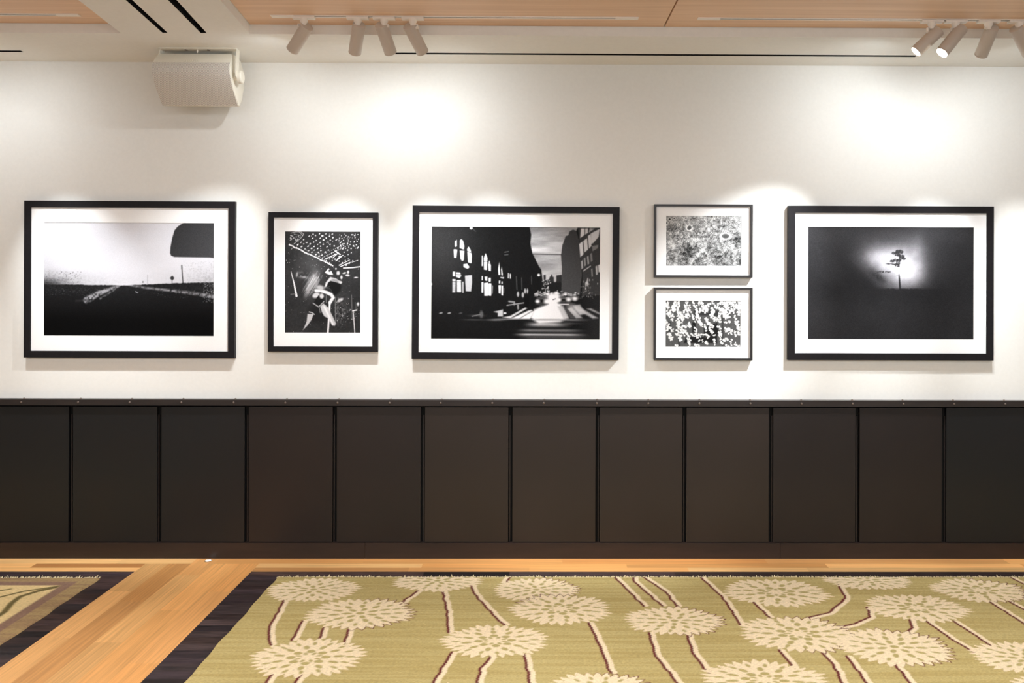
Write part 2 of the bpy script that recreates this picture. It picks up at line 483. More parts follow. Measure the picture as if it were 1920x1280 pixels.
class Canvas:
    """gray canvas over a print whose box is given in the coordinates (x0,y0,x1,y1) used for drawing"""

    def __init__(s, box_, w, h, base):
        s.b = box_; s.w, s.h = w, h
        s.g = np.full((h, w), float(base))
        s.X, s.Y = np.meshgrid(np.linspace(box_[0], box_[2], w), np.linspace(box_[1], box_[3], h))
        s.px = (box_[2] - box_[0]) / w

    def blend(s, val, a): s.g = s.g * (1 - a) + val * a

    def _win(s, x0, y0, x1, y1):
        sx = (s.w - 1) / (s.b[2] - s.b[0]); sy = (s.h - 1) / (s.b[3] - s.b[1])
        i0 = max(int((x0 - s.b[0]) * sx) - 1, 0); i1 = min(int((x1 - s.b[0]) * sx) + 3, s.w)
        j0 = max(int((y0 - s.b[1]) * sy) - 1, 0); j1 = min(int((y1 - s.b[1]) * sy) + 3, s.h)
        return (slice(j0, j1), slice(i0, i1)) if i1 > i0 and j1 > j0 else None

    def poly(s, pts, val, soft=None, alpha=1.0):
        soft = soft or s.px * 1.5
        p = np.array(pts, float)
        wn = s._win(p[:, 0].min() - soft, p[:, 1].min() - soft, p[:, 0].max() + soft, p[:, 1].max() + soft)
        if wn is None: return
        X, Y = s.X[wn], s.Y[wn]
        ins = np.zeros(X.shape, bool); d2 = np.full(X.shape, 1e18)
        q = np.roll(p, -1, axis=0)
        for (ax, ay), (bx_, by) in zip(p, q):
            ex, ey = bx_ - ax, by - ay
            t = np.clip(((X - ax) * ex + (Y - ay) * ey) / (ex * ex + ey * ey + 1e-12), 0, 1)
            d2 = np.minimum(d2, (X - ax - t * ex) ** 2 + (Y - ay - t * ey) ** 2)
            c = (ay > Y) != (by > Y)
            with np.errstate(divide='ignore', invalid='ignore'):
                ins ^= c & (X < (bx_ - ax) * (Y - ay) / (by - ay + 1e-12) + ax)
        sd = np.where(ins, 1, -1) * np.sqrt(d2)
        a = np.clip(0.5 + sd / soft, 0, 1) * alpha
        v = val[wn] if isinstance(val, np.ndarray) else val
        s.g[wn] = s.g[wn] * (1 - a) + v * a

    def line(s, pts, width, val, soft=None, alpha=1.0, w2=None):
        soft = soft or s.px * 1.5
        w2 = width if w2 is None else w2
        p = np.array(pts, float); m = max(width, w2) + soft
        wn = s._win(p[:, 0].min() - m, p[:, 1].min() - m, p[:, 0].max() + m, p[:, 1].max() + m)
        if wn is None: return
        X, Y = s.X[wn], s.Y[wn]
        best = np.full(X.shape, -1e18); n = len(p) - 1
        for i in range(n):
            ax, ay = p[i]; ex, ey = p[i + 1] - p[i]
            t = np.clip(((X - ax) * ex + (Y - ay) * ey) / (ex * ex + ey * ey + 1e-12), 0, 1)
            r = (width + (w2 - width) * (i + t) / n) / 2
            best = np.maximum(best, r - np.hypot(X - ax - t * ex, Y - ay - t * ey))
        a = np.clip(0.5 + best / soft, 0, 1) * alpha
        s.g[wn] = s.g[wn] * (1 - a) + val * a

    def ell(s, cx, cy, rx, ry, val, soft=0.15, ang=0.0, alpha=1.0):
        m = max(rx, ry) * (1 + soft) + 2 * s.px
        wn = s._win(cx - m, cy - m, cx + m, cy + m)
        if wn is None: return
        X, Y = s.X[wn] - cx, s.Y[wn] - cy
        c, n = math.cos(ang), math.sin(ang)
        r = np.hypot((X * c + Y * n) / rx, (-X * n + Y * c) / ry)
        a = np.clip(0.5 + (1 - r) / max(soft, 1e-3), 0, 1) * alpha
        s.g[wn] = s.g[wn] * (1 - a) + val * a

    def gauss(s, cx, cy, rx, ry, ang=0.0):
        c, n = math.cos(ang), math.sin(ang); X, Y = s.X - cx, s.Y - cy
        return np.exp(-(((X * c + Y * n) / rx) ** 2 + ((-X * n + Y * c) / ry) ** 2))

    def specks(s, n, x0, y0, x1, y1, r0, r1, val, rng=random):
        for _ in range(n):
            s.ell(rng.uniform(x0, x1), rng.uniform(y0, y1), rng.uniform(r0, r1), rng.uniform(r0, r1), val, 0.6)


def sstep(a, b, x):
    t = np.clip((x - a) / (b - a), 0, 1); return t * t * (3 - 2 * t)


def paint_road(w, h):
    c = Canvas((202, 207, 1462, 1038), w, h, 0.9)
    X, Y = c.X, c.Y
    n1 = fnoise(h, w, 60, 4, 90); n2 = fnoise(h, w, 4, 2)
    sky = 0.915 + 0.04 * (n1 - 0.5)
    edge_ = np.exp(-((X - 202) / 130) ** 2) * np.clip((Y - 300) / 360, 0, 1)
    low = sstep(520, 665, Y) * (0.25 * np.exp(-((X - 200) / 330) ** 2) + 0.05)
    sky = sky - 0.10 * edge_ - 1.0 * low * (0.6 + 0.8 * (n2 - 0.3)) - 0.35 * sstep(590, 665, Y) * np.exp(-((X - 210) / 150) ** 2)
    sky -= 0.10 * np.exp(-((X - 1462) / 160) ** 2) * sstep(480, 650, Y) * n2 * 2
    c.g = sky
    hor = 663 - 22 * sstep(700, 1462, X) - 3 * (X < 500)
    grd = 0.10 + 0.08 * n2 * np.exp(-((Y - 680) / 60) ** 2)
    grd = grd - 0.06 * sstep(760, 950, Y)
    a = np.clip((Y - hor - 6 * (n2 - 0.5)) / 5, 0, 1)
    c.blend(np.clip(grd, 0.035, 1), a)
    nz = fnoise(h, w, 5, 2)
    for pts, w1, w2, al in (([(775, 662), (690, 695), (610, 725), (520, 775)], 6, 50, 0.9), ([(775, 662), (700, 715), (620, 765)], 3, 10, 0.8),
                            ([(815, 663), (960, 685), (1150, 705), (1300, 722), (1462, 748)], 8, 26, 0.85)):
        o = c.g.copy(); c.line(pts, w1, 0.72, 14, al, w2)
        c.g = o + (c.g - o) * np.clip(nz * 2.2 - 0.35, 0, 1)
    c.line([(520, 778), (440, 782)], 10, 0.3, 14, 0.5)
    c.ell(800, 661, 60, 7, 0.95, 1.2, 0, 0.8)
    c.line([(880, 712), (898, 722)], 5, 0.8)
    random.seed(3)
    c.specks(160, 215, 690, 640, 745, 0.8, 2.2, 0.42)
    c.specks(120, 1380, 650, 1462, 790, 1, 3, 0.7)
    c.specks(60, 1000, 690, 1460, 760, 1, 2.4, 0.5)
    c.specks(120, 1240, 490, 1462, 640, 1, 2.8, 0.66)
    c.specks(120, 208, 560, 480, 665, 1, 3, 0.35)
    c.line([(1222, 520), (1226, 580), (1232, 650)], 6, 0.12); c.line([(1222, 520), (1222, 545)], 10, 0.35, 6, 0.5)
    c.poly([(1134, 612), (1152, 594), (1168, 612), (1152, 632)], 0.2, 6); c.line([(1150, 628), (1151, 655)], 4, 0.45)
    c.line([(969, 590), (970, 655)], 3, 0.62); c.ell(935, 642, 5, 6, 0.4, 0.6)
    gr = 0.205 + 0.055 * (X - 1135) / 330 + 0.03 * (Y - 215) / 250
    c.poly([(1240, 205), (1470, 205), (1470, 466), (1430, 461), (1165, 458), (1143, 448), (1135, 430), (1138, 385), (1150, 320), (1168, 262), (1190, 235), (1215, 218)], gr, 4)
    return np.clip(c.g, 0.03, 0.98), (0.995, 0.99, 1.02)


def paint_concert(w, h):
    c = Canvas((25, 30, 935, 1238), w, h, 0.2)
    n = fnoise(h, w, 4, 2); n1 = fnoise(h, w, 40, 3)
    c.g = 0.20 + 0.05 * (n - .5) + 0.06 * (n1 - .5) + 0.10 * c.gauss(330, 400, 160, 140)
    random.seed(5)
    # ceiling of small lamps
    for i in range(16):
        for j in range(9):
            x = 175 + i * 43 + j * 36; y = 185 + i * 24.5 - j * 25
            k = i / 15
            if x > 830 + 20 * (j % 3) or y < 40 or y > 440: continue
            if random.random() < 0.1 + 0.02 * j: continue
            c.ell(x + random.uniform(-7, 7), y + random.uniform(-6, 6), random.uniform(7, 14) * (1 - .25 * k), random.uniform(5, 9), random.uniform(.75, .98), 0.35, random.uniform(-.8, -.2))
    pts = [(75 + 525 * t, 190 + 245 * t + random.uniform(-5, 5)) for t in np.linspace(0, 1, 26)]
    c.line(pts, 13, 0.95, 5)
    for p in pts: c.ell(p[0] + random.uniform(-6, 6), p[1] + random.uniform(-7, 7), random.uniform(5, 12), random.uniform(4, 9), .95, .4, .45)
    c.line([(730, 466), (840, 460), (935, 448)], 13, 0.93, 5)
    for a, b, wd in (((480, 340), (750, 210), 7), ((455, 318), (740, 178), 5), ((505, 362), (640, 300), 9), ((600, 345), (660, 290), 7), ((630, 265), (690, 305), 8),
                     ((700, 445), (805, 400), 10), ((690, 425), (800, 372), 7), ((640, 380), (700, 330), 9), ((830, 395), (900, 375), 5), ((660, 350), (720, 315), 8)):
        m = 14
        for t in np.linspace(0, 1, m): c.ell(a[0] + (b[0] - a[0]) * t, a[1] + (b[1] - a[1]) * t, wd, wd * .55, .92, .5, -.45)
    c.line([(95, 52), (150, 38), (215, 36), (250, 62), (225, 100), (132, 180)], 6, .85)
    c.line([(190, 34), (240, 80)], 6, .8); c.line([(130, 60), (215, 85)], 5, .7)
    for _ in range(26): c.line([(random.uniform(85, 190), random.uniform(65, 150))] * 2, random.uniform(6, 14), .85, 6)
    c.specks(90, 40, 40, 930, 480, 1.5, 4.5, .85); c.specks(120, 30, 500, 930, 1230, 1, 3.2, .7)
    c.specks(50, 640, 60, 920, 240, 3, 8, .9)
    # blurred player
    hair = np.clip(c.gauss(365, 620, 62, 125, 0.35) * (0.35 + 1.3 * fnoise(h, w, 14, 3)), 0, .9)
    c.blend(0.8, hair * .55)
    for _ in range(70):
        x = random.gauss(400, 34); y = random.gauss(575, 26); k = random.uniform(.5, 1.1)
        c.line([(x, y), (x - 45 * k + random.uniform(-12, 12), y + 75 * k), (x - 120 * k + random.uniform(-14, 14), y + 195 * k)], random.uniform(3, 8), random.uniform(.45, .95), 7, random.uniform(.3, .7), 1.5)
    c.blend(0.75, np.clip(c.gauss(300, 740, 26, 70, 0.3) * fnoise(h, w, 9, 2) * 1.2, 0, .7))
    c.blend(.75, np.clip(c.gauss(240, 560, 60, 30, 0.4) * np.clip(fnoise(h, w, 8, 2) * 3 - 1.2, 0, 1), 0, .8))
    c.ell(170, 545, 12, 30, .6, .8, .2)
    c.ell(600, 695, 100, 95, .10, .25); c.ell(430, 1000, 120, 130, .13, .6, 0, .8)
    for k in range(5): c.line([(500 + 8 * k, 700 + 14 * k), (560 + 10 * k, 690 + 16 * k)], 4, .45, 4)
    c.poly([(500, 695), (515, 640), (570, 572), (640, 590), (705, 635), (700, 655), (640, 632), (575, 618), (545, 640), (525, 690)], .85, 14)
    c.ell(630, 615, 45, 16, .6, .7, .3)
    c.poly([(505, 520), (548, 468), (585, 505), (606, 548), (560, 545), (520, 530)], .93, 8); c.ell(562, 498, 14, 14, .25, .5)
    c.line([(400, 735), (455, 735), (530, 758), (585, 785), (606, 818), (585, 850), (566, 880)], 38, .93, 12)
    c.line([(566, 870), (560, 1000), (543, 1240)], 22, .96, 6)
    c.ell(400, 790, 45, 30, .85, .6, -.4); c.ell(450, 700, 50, 28, .75, .9, .2)
    c.poly([(370, 880), (430, 790), (495, 825), (490, 870), (440, 930)], .12, 6)
    c.line([(365, 885), (432, 930), (495, 865)], 12, .7, 6); c.line([(440, 935), (450, 1000)], 6, .6); c.ell(468, 800, 25, 30, .85, .6)
    c.poly([(450, 925), (490, 888), (545, 935), (600, 1040), (640, 1125), (628, 1155), (596, 1152), (555, 1070), (500, 1042), (470, 990)], .82, 12)
    c.line([(500, 930), (600, 1130)], 22, .95, 16)
    c.poly([(298, 1012), (372, 1015), (345, 1085), (300, 1150), (243, 1205), (262, 1165), (288, 1100)], .8, 10)
    c.line([(318, 990), (350, 998), (380, 1018)], 11, .8, 5)
    c.line([(98, 508), (135, 650), (165, 800)], 5, .95, 4, 1, 26)
    c.line([(95, 780), (160, 775)], 5, .6)
    c.line([(520, 790), (522, 880)], 5, .6); c.line([(630, 810), (635, 1110)], 6, .62)
    c.line([(828, 785), (836, 1080)], 6, .5); c.line([(848, 985), (868, 1240)], 10, .95); c.line([(842, 976), (890, 966)], 14, .95)
    c.line([(880, 880), (880, 960)], 4, .5)
    for e in ((690, 848, 40, 18, -.5), (905, 895, 14, 22, 0), (665, 525, 20, 24, 0), (705, 577, 13, 22, 0), (778, 552, 26, 13, .1), (880, 578, 24, 8, 0), (740, 525, 22, 9, -.2), (695, 635, 18, 14, .2), (638, 475, 10, 10, 0), (785, 515, 14, 20, 0)):
        c.ell(e[0], e[1], e[2], e[3], .85, .7, e[4])
    c.blend(.5, np.clip(c.gauss(690, 980, 60, 130) * np.clip(n * 2.4 - .9, 0, 1), 0, .7))
    c.specks(60, 640, 820, 930, 1120, 1.5, 5, .8)
    return np.clip(c.g, 0.05, 0.98), (1, .99, 1.0)


def paint_street(w, h):
    c = Canvas((197, 203, 1483, 1057), w, h, 0.1)
    X, Y = c.X, c.Y
    n = fnoise(h, w, 3, 2)
    c.g = 0.075 + 0.15 * np.exp(-((X - 197) / 300) ** 2) * np.exp(-((Y - 300) / 420) ** 2) + 0.03 * (n - .5) + 0.07 * sstep(1250, 1480, X)  # pale haze at the left: a reflection painted into the print
    cl = fnoise(h, w, 16, 4, 90)
    sky = np.clip(0.66 + 0.5 * (cl - .5) + 0.12 * sstep(480, 560, Y) + .1 * np.exp(-((Y - 360) / 60) ** 2), 0, .95)
    c.poly([(942, 200), (956, 262), (950, 330), (965, 400), (990, 450), (1015, 500), (1035, 528), (1042, 580), (1050, 640), (1200, 640), (1192, 500), (1185, 420),
            (1195, 340), (1210, 300), (1220, 272), (1240, 265), (1250, 235), (1275, 222), (1300, 232), (1312, 200)], sky, 5)
    # far towers
    c.poly([(1052, 640), (1052, 568), (1068, 566), (1070, 600), (1095, 600), (1100, 580), (1108, 578), (1112, 562), (1118, 562), (1122, 580), (1130, 582), (1132, 640)], .2, 4)
    c.poly([(1132, 660), (1150, 612), (1150, 570), (1190, 564), (1200, 660)], .18, 4)
    c.poly([(1030, 720), (1040, 620), (1200, 620), (1200, 720)], .12, 14)
    g = 0.25 + 0.06 * (Y - 230) / 400
    c.poly([(1188, 720), (1192, 500), (1185, 420), (1195, 340), (1210, 300), (1220, 272), (1240, 265), (1250, 235), (1275, 222), (1300, 232), (1320, 300), (1345, 560), (1330, 720)], g - .02, 5)
    c.poly([(1312, 200), (1483, 200), (1483, 720), (1345, 720), (1350, 560)], 0.24, 8)
    c.line([(975, 409), (1190, 412)], 5, .12)
    for p, v in (([(1330, 285), (1362, 262), (1362, 212), (1335, 212)], .85), ([(1367, 258), (1388, 246), (1388, 210), (1367, 212)], .8), ([(1395, 244), (1440, 212), (1402, 208)], .65),
                 ([(1412, 248), (1478, 214), (1470, 275), (1430, 322), (1412, 330)], .82), ([(1322, 330), (1348, 310), (1356, 408), (1332, 430)], .88), ([(1354, 306), (1382, 285), (1390, 372), (1364, 394)], .86),
                 ([(1388, 268), (1410, 252), (1416, 345), (1397, 364)], .84), ([(1420, 345), (1468, 335), (1465, 360), (1425, 385)], .5), ([(1337, 462), (1350, 452), (1354, 512), (1341, 522)], .7),
                 ([(1358, 440), (1370, 432), (1376, 492), (1364, 500)], .6), ([(1382, 425), (1394, 418), (1400, 480), (1388, 486)], .65), ([(1406, 405), (1420, 396), (1426, 458), (1412, 466)], .5), ([(1448, 500), (1462, 492), (1466, 560), (1452, 565)], .75),
                 ([(1468, 490), (1483, 482), (1483, 540), (1472, 545)], .9), ([(1415, 520), (1424, 515), (1428, 575), (1420, 580)], .6)):
        c.poly(p, v, 5)
    c.line([(1355, 535), (1410, 497)], 6, .85); c.line([(1372, 660), (1390, 590), (1390, 640)], 7, .7, 6); c.ell(1382, 632, 12, 18, .8, .6)
    random.seed(9)
    for _ in range(40): c.ell(1390 + random.gauss(0, 35), random.uniform(600, 745), random.uniform(1.5, 4), random.uniform(2, 10), random.uniform(.45, .85), .7)
    # lit windows of the facade on the left
    T = lambda p: [((800 + x / 9.141 - 760) * 4.064, (420 + y / 9.141 - 375) * 4.064) for x, y in p]
    wins = [([(476, 300), (510, 272), (512, 380), (495, 398), (475, 382)], .85), ([(455, 435), (520, 435), (505, 582), (465, 582)], .88), ([(563, 280), (585, 262), (615, 285), (640, 380), (632, 440), (560, 412)], .88),
            ([(560, 455), (640, 460), (632, 620), (605, 640), (575, 600)], .82), ([(688, 430), (710, 385), (745, 440), (768, 540), (760, 675), (705, 655)], .93), ([(625, 690), (690, 680), (730, 740), (700, 768), (630, 740)], .9),
            ([(445, 818), (485, 818), (485, 897), (445, 897)], .92), ([(500, 828), (570, 832), (592, 890), (560, 930), (498, 905)], .85), ([(440, 945), (495, 950), (490, 1172), (440, 1172)], .9), ([(515, 965), (585, 960), (590, 1168), (520, 1165)], .97),
            ([(605, 990), (632, 990), (632, 1180), (612, 1180)], .7), ([(653, 885), (772, 873), (777, 1000), (760, 1155), (668, 1150)], .72), ([(940, 540), (958, 540), (962, 720), (938, 720)], .85), ([(975, 580), (1005, 498), (1036, 580), (1030, 787), (980, 780)], .97),
            ([(1052, 680), (1070, 618), (1098, 710), (1096, 806), (1060, 797)], .9), ([(940, 890), (960, 890), (960, 962), (940, 962)], .85), ([(990, 900), (1038, 900), (1036, 975), (1000, 965)], .92), ([(1060, 920), (1096, 920), (1096, 986), (1060, 986)], .92),
            ([(938, 995), (970, 995), (968, 1178), (940, 1172)], .97), ([(982, 1010), (1050, 1000), (1050, 1228), (990, 1228)], .99), ([(1058, 1015), (1105, 1015), (1105, 1228), (1058, 1222)], .99), ([(1112, 1030), (1135, 1060), (1130, 1190), (1112, 1200)], .55),
            ([(1220, 770), (1240, 648), (1258, 870), (1228, 868)], .92), ([(1272, 780), (1282, 728), (1302, 860), (1300, 882), (1278, 872)], .9), ([(1255, 905), (1325, 905), (1320, 935), (1270, 925)], .75), ([(1235, 965), (1260, 965), (1258, 1016), (1235, 1016)], .9), ([(1280, 980), (1300, 980), (1300, 1026), (1280, 1022)], .9),
            ([(1228, 1045), (1272, 1045), (1265, 1190), (1235, 1182)], .97), ([(1280, 1050), (1308, 1050), (1308, 1222), (1280, 1212)], .96), ([(1314, 1080), (1330, 1100), (1326, 1180), (1314, 1180)], .4), ([(1390, 830), (1406, 840), (1406, 930), (1388, 926)], .88), ([(1420, 845), (1440, 850), (1441, 936), (1424, 930)], .88)]
    for p, v in wins: c.poly(T(p), v, 4)
    for a, b in (((440, 425), (640, 448)), ((685, 465), (750, 495)), ((490, 865), (600, 875)), ((440, 985), (600, 995)), ((975, 640), (1040, 640)), ((1050, 668), (1100, 675)), ((498, 940), (600, 950))): c.line(T([a, b]), 4, .1, 4)
    for k in range(9):
        yy = 1000 + 20 * k; c.line(T([(436, yy), (500, yy + 4)]), 2.6, .2, 3, .8); c.line(T([(510, yy + 9), (560 + 20 * (k % 2), yy + 12)]), 2.4, .3, 3, .8)
    c.ell(*T([(755, 70)])[0], 11, 11, 1.0, .3); c.line(T([(790, 90), (830, 130)]), 5, .3)
    c.line(T([(1330, 480), (1398, 468)]), 5, .45); c.line(T([(1330, 525), (1390, 520)]), 5, .45); c.ell(*T([(78, 1035)])[0], 7, 12, .9, .5)
    # street lamps, traffic and wet road
    c.ell(1015, 568, 11, 10, 1, .6); c.line([(960, 575), (962, 640)], 4, .4); c.line([(845, 580), (850, 680)], 6, .35, 5); c.line([(885, 590), (888, 680)], 5, .35, 5)
    random.seed(21)
    for _ in range(90):
        x = 985 + 345 * random.random(); y = 715 + random.gauss(0, 9) - 8 * math.exp(-((x - 1140) / 80) ** 2)
        c.ell(x, y, random.uniform(3, 11), random.uniform(2, 6), random.uniform(.45, .95), .9, random.uniform(-.3, .3))
    for _ in range(34): c.ell(1075 + random.gauss(0, 16), random.uniform(600, 700), random.uniform(2, 6), random.uniform(2, 6), random.uniform(.5, .95), .7)
    for _ in range(26): c.ell(random.uniform(990, 1330), random.uniform(725, 745), random.uniform(10, 26), random.uniform(3, 7), random.uniform(.1, .35), .8, 0, .8)
    for x, y, r in ((858, 715, 9), (895, 720, 9), (912, 690, 8), (930, 690, 6)): c.ell(x, y, r, 20, .7, .6)
    c.line([(775, 800), (905, 780)], 7, .75, 6); c.line([(790, 770), (830, 775), (830, 795)], 12, .6, 8); c.line([(858, 800), (860, 825)], 14, .6, 8)
    c.ell(925, 770, 20, 55, .05, .3)
    c.poly([(1092, 715), (1165, 715), (1190, 800), (1240, 893), (1180, 925), (1020, 940), (955, 893), (985, 830), (1085, 785)], 1.0, 22)
    c.ell(1130, 730, 60, 25, 1, 1.0, 0, .8); c.ell(1070, 870, 105, 45, 1, .5)
    c.poly([(740, 892), (800, 880), (915, 815), (930, 822), (800, 900)], .85, 9); c.poly([(800, 903), (865, 903), (985, 830), (940, 838)], .93, 9); c.poly([(870, 903), (950, 903), (985, 840), (950, 855)], .97, 9)
    for p in ([(1160, 805), (1205, 800), (1250, 897), (1205, 897)], [(1232, 822), (1265, 815), (1352, 893), (1300, 897)], [(1320, 835), (1355, 825), (1470, 893), (1430, 897)], [(1385, 822), (1415, 820), (1490, 858), (1490, 868)], [(1280, 800), (1330, 790), (1380, 860), (1330, 870)]): c.poly(p, .78, 14, .85)
    c.ell(1285, 825, 55, 30, .9, 1.2, .5, .7)
    c.poly([(1205, 812), (1228, 815), (1300, 897), (1258, 897)], .3, 8)
    for e in ((1040, 788, 48, 13, .22), (1040, 745, 40, 10, .3), (1205, 778, 42, 16, .25), (1205, 740, 35, 10, .35), (1275, 735, 20, 8, .4)): c.ell(e[0], e[1], e[2], e[3], e[4], .5)
    for x, y, r in ((1008, 768, 15), (1080, 768, 22), (1168, 756, 17), (1245, 752, 18), (1292, 747, 18), (1085, 712, 10), (1150, 705, 14), (1220, 715, 9)): c.ell(x, y, r * 1.1, r * .85, 1, 1.1)
    c.line([(1168, 790), (1245, 790)], 8, .95, 6); c.line([(1125, 755), (1145, 748)], 5, .2)
    for x0, x1, y, th, v in ((640, 760, 912, 5, .8), (440, 640, 912, 4, .35), (960, 1380, 908, 7, .6), (880, 1390, 975, 4, .05), (880, 1340, 990, 12, .5), (860, 1360, 1022, 9, .85), (900, 1380, 1045, 12, .3), (940, 1240, 945, 16, .8), (1180, 1340, 935, 8, .3), (680, 900, 905, 5, .5), (500, 600, 880, 8, .35)):
        a = np.exp(-((Y - y) / th) ** 2) * sstep(x0 - 60, x0 + 80, X) * (1 - sstep(x1 - 120, x1 + 60, X))
        c.blend(v, np.clip(a, 0, 1) * .9)
    c.poly([(672, 850), (745, 832), (745, 885), (705, 885), (705, 858)], .75, 8); c.ell(760, 860, 12, 7, .9, .6)
    for x in (272, 335, 422): c.ell(x, 862, 14, 6, .6 if x < 400 else .3, .8, -.2)
    c.ell(580, 870, 14, 26, .35, .9); c.line([(510, 885), (570, 870)], 6, .5)
    c.line([(955, 822), (978, 838)], 7, .08)
    return np.clip(c.g, 0.04, 0.99), (1.0, .99, 1.0)


def paint_sunflowers(w, h):
    c = Canvas((393, 280, 1522, 1022), w, h, .55)
    X, Y = c.X, c.Y
    n0 = fnoise(h, w, 30, 2); n1 = fnoise(h, w, 7, 3); n2 = vnoise(h, w, 1.6)
    path = np.exp(-(((X - 975) + (Y - 720) * .78) / 45) ** 2) * sstep(680, 740, Y) * .25 + np.exp(-(((X - 1390) - (Y - 720) * .25) / 40) ** 2) * sstep(640, 700, Y) * .18
    c.g = .56 + .10 * (1 - (Y - 280) / 740) - .06 * sstep(700, 1000, Y) + .55 * (n1 - .5) + .42 * (n2 - .5) + .3 * (n0 - .5) + path
    for g_ in ((500, 470, 90, 60, .2), (1450, 650, 60, 130, .22), (1400, 430, 70, 40, .15), (1270, 890, 60, 50, .12), (740, 790, 50, 60, .15), (1450, 940, 60, 40, .12)): c.g -= g_[4] * c.gauss(*g_[:4])
    c.g = np.clip(.53 + (c.g - .56) * 1.3, .05, .95)
    random.seed(4)
    for _ in range(170):
        y = 285 + 130 * random.random() ** 1.6; x = random.uniform(398, 1518); r = 2.5 + (y - 280) / 26
        c.ell(x, y, r * 2.1, r * 1.7, .84, .7, 0, .7); c.ell(x, y, r * .85, r * .85, .25, .5)
    for x, y, r in ((447, 332, 17), (515, 318, 13), (690, 316, 12), (725, 320, 6), (398, 388, 18)):
        c.ell(x, y, r * 1.9, r * 1.5, .86, .6); c.ell(x, y, r, r * .8, .22, .3)
    for _ in range(60):
        c.ell(random.uniform(400, 1515), random.uniform(420, 1000), random.uniform(20, 50), random.uniform(8, 22), random.uniform(.35, .8), 1.0, random.uniform(-.6, .6), .4)
    for (x, y, rx, ry, ang, pr) in ((742, 458, 36, 30, -.8, 1.75), (1285, 580, 58, 36, 0, 1.75)):
        k = 22
        for i in range(k):
            a = i / k * 2 * math.pi
            c.line([(x + rx * .8 * math.cos(a), y + ry * .8 * math.sin(a)), (x + rx * pr * math.cos(a), y + ry * pr * math.sin(a) * 1.1)], 14, .97, 6, 1, 3)
        c.ell(x, y, rx * 1.35, ry * 1.4, .97, .3, ang); c.ell(x, y, rx, ry, .42, .2, ang); c.ell(x, y + 5, rx * .6, ry * .55, .34, .8, ang)
    return np.clip(c.g, .12, .97), (1.0, .995, .99)


def paint_blossoms(w, h):
    c = Canvas((362, 255, 1420, 902), w, h, .36)
    X, Y = c.X, c.Y
    n = fnoise(h, w, 3, 2)
    c.g = .355 + .05 * (n - .5)
    for p, v in (([(620, 850), (650, 770), (790, 740), (930, 770), (1090, 720), (1090, 850)], .13), ([(740, 700), (740, 560), (790, 560), (780, 700)], .12), ([(905, 760), (900, 640), (1090, 560), (1110, 720)], .12),
                 ([(750, 460), (760, 390), (1100, 390), (1120, 470)], .22), ([(370, 690), (375, 540), (440, 560), (430, 690)], .17), ([(1155, 900), (1155, 300), (1175, 300), (1180, 900)], .25), ([(540, 900), (540, 600), (560, 600), (570, 900)], .25)):
        c.poly(p, v, 14)
    random.seed(8)

    def cluster(x, y, s, ang, k):
        for _ in range(k):
            t = random.gauss(0, 1) * s; u = random.gauss(0, .32) * s
            c.ell(x + t * math.cos(ang) - u * math.sin(ang), y + t * math.sin(ang) + u * math.cos(ang), random.uniform(8, 17), random.uniform(7, 15), random.uniform(.88, .97), .3, random.uniform(0, 3))
    for _ in range(70):
        x = random.uniform(365, 1290); y = 255 + 190 * random.random(); cluster(x, y, random.uniform(14, 26), random.uniform(1.2, 1.9), 7)
    for x, y, s, a, k in ((400, 430, 40, 1.5, 14), (450, 480, 40, 1.4, 16), (550, 520, 50, 1.6, 22), (600, 520, 45, 1.5, 16), (545, 600, 36, 1.4, 16), (650, 460, 30, 1.3, 12), (740, 480, 40, 1.3, 14), (830, 520, 50, 1.2, 24), (860, 570, 34, 1.1, 16),
                          (990, 590, 36, 0.6, 18), (1040, 500, 44, .5, 20), (1120, 500, 40, 1.7, 18), (940, 520, 30, .9, 10), (700, 590, 34, 1.3, 12), (630, 610, 30, .5, 12), (590, 660, 40, 1.2, 16), (650, 700, 22, .8, 14), (560, 730, 44, 1.4, 18),
                          (580, 790, 36, 1.3, 14), (690, 780, 36, 1.2, 16), (700, 860, 36, 1.4, 16), (410, 720, 36, .8, 14), (390, 600, 40, 1.4, 14), (440, 790, 26, 1.5, 8), (450, 660, 26, .9, 9), (800, 700, 40, 1.1, 16), (820, 780, 34, .6, 14),
                          (930, 650, 30, 1.4, 12), (1010, 690, 34, 1, 16), (940, 745, 28, .4, 10), (1130, 690, 40, 1.3, 18), (1130, 750, 26, 1.2, 8), (1270, 660, 42, .5, 24), (1250, 700, 30, .7, 10), (1240, 790, 20, .3, 8), (1180, 810, 24, .4, 9),
                          (1350, 740, 14, 1, 4), (1370, 570, 36, 1.2, 14), (1390, 640, 30, 1.2, 12), (1400, 720, 22, 1, 8), (1350, 500, 26, 1, 8), (1240, 480, 34, 1.3, 14), (1200, 450, 30, 1.3, 10), (1210, 560, 16, .3, 5), (1275, 550, 18, .2, 5),
                          (1330, 440, 18, 1, 5), (1390, 440, 26, 1, 8), (960, 870, 28, 1, 10), (815, 880, 30, .4, 12), (1050, 815, 22, 1.3, 7), (1290, 885, 22, 1.3, 8), (1380, 880, 34, .6, 12), (515, 885, 20, .4, 6), (1235, 885, 18, .3, 6), (1160, 850, 20, 1, 6),
                          (520, 740, 16, .9, 5), (740, 730, 18, .8, 6), (1380, 350, 24, 1, 8)):
        cluster(x, y, s, a, k)
    for _ in range(40): cluster(random.uniform(1180, 1415), random.uniform(258, 420), 12, random.uniform(.8, 2), 3)
    c.specks(120, 365, 258, 1300, 620, 4, 9, .32); c.specks(40, 365, 620, 1300, 890, 3, 6, .28)
    return np.clip(c.g, .08, .97), (1.0, .995, .99)


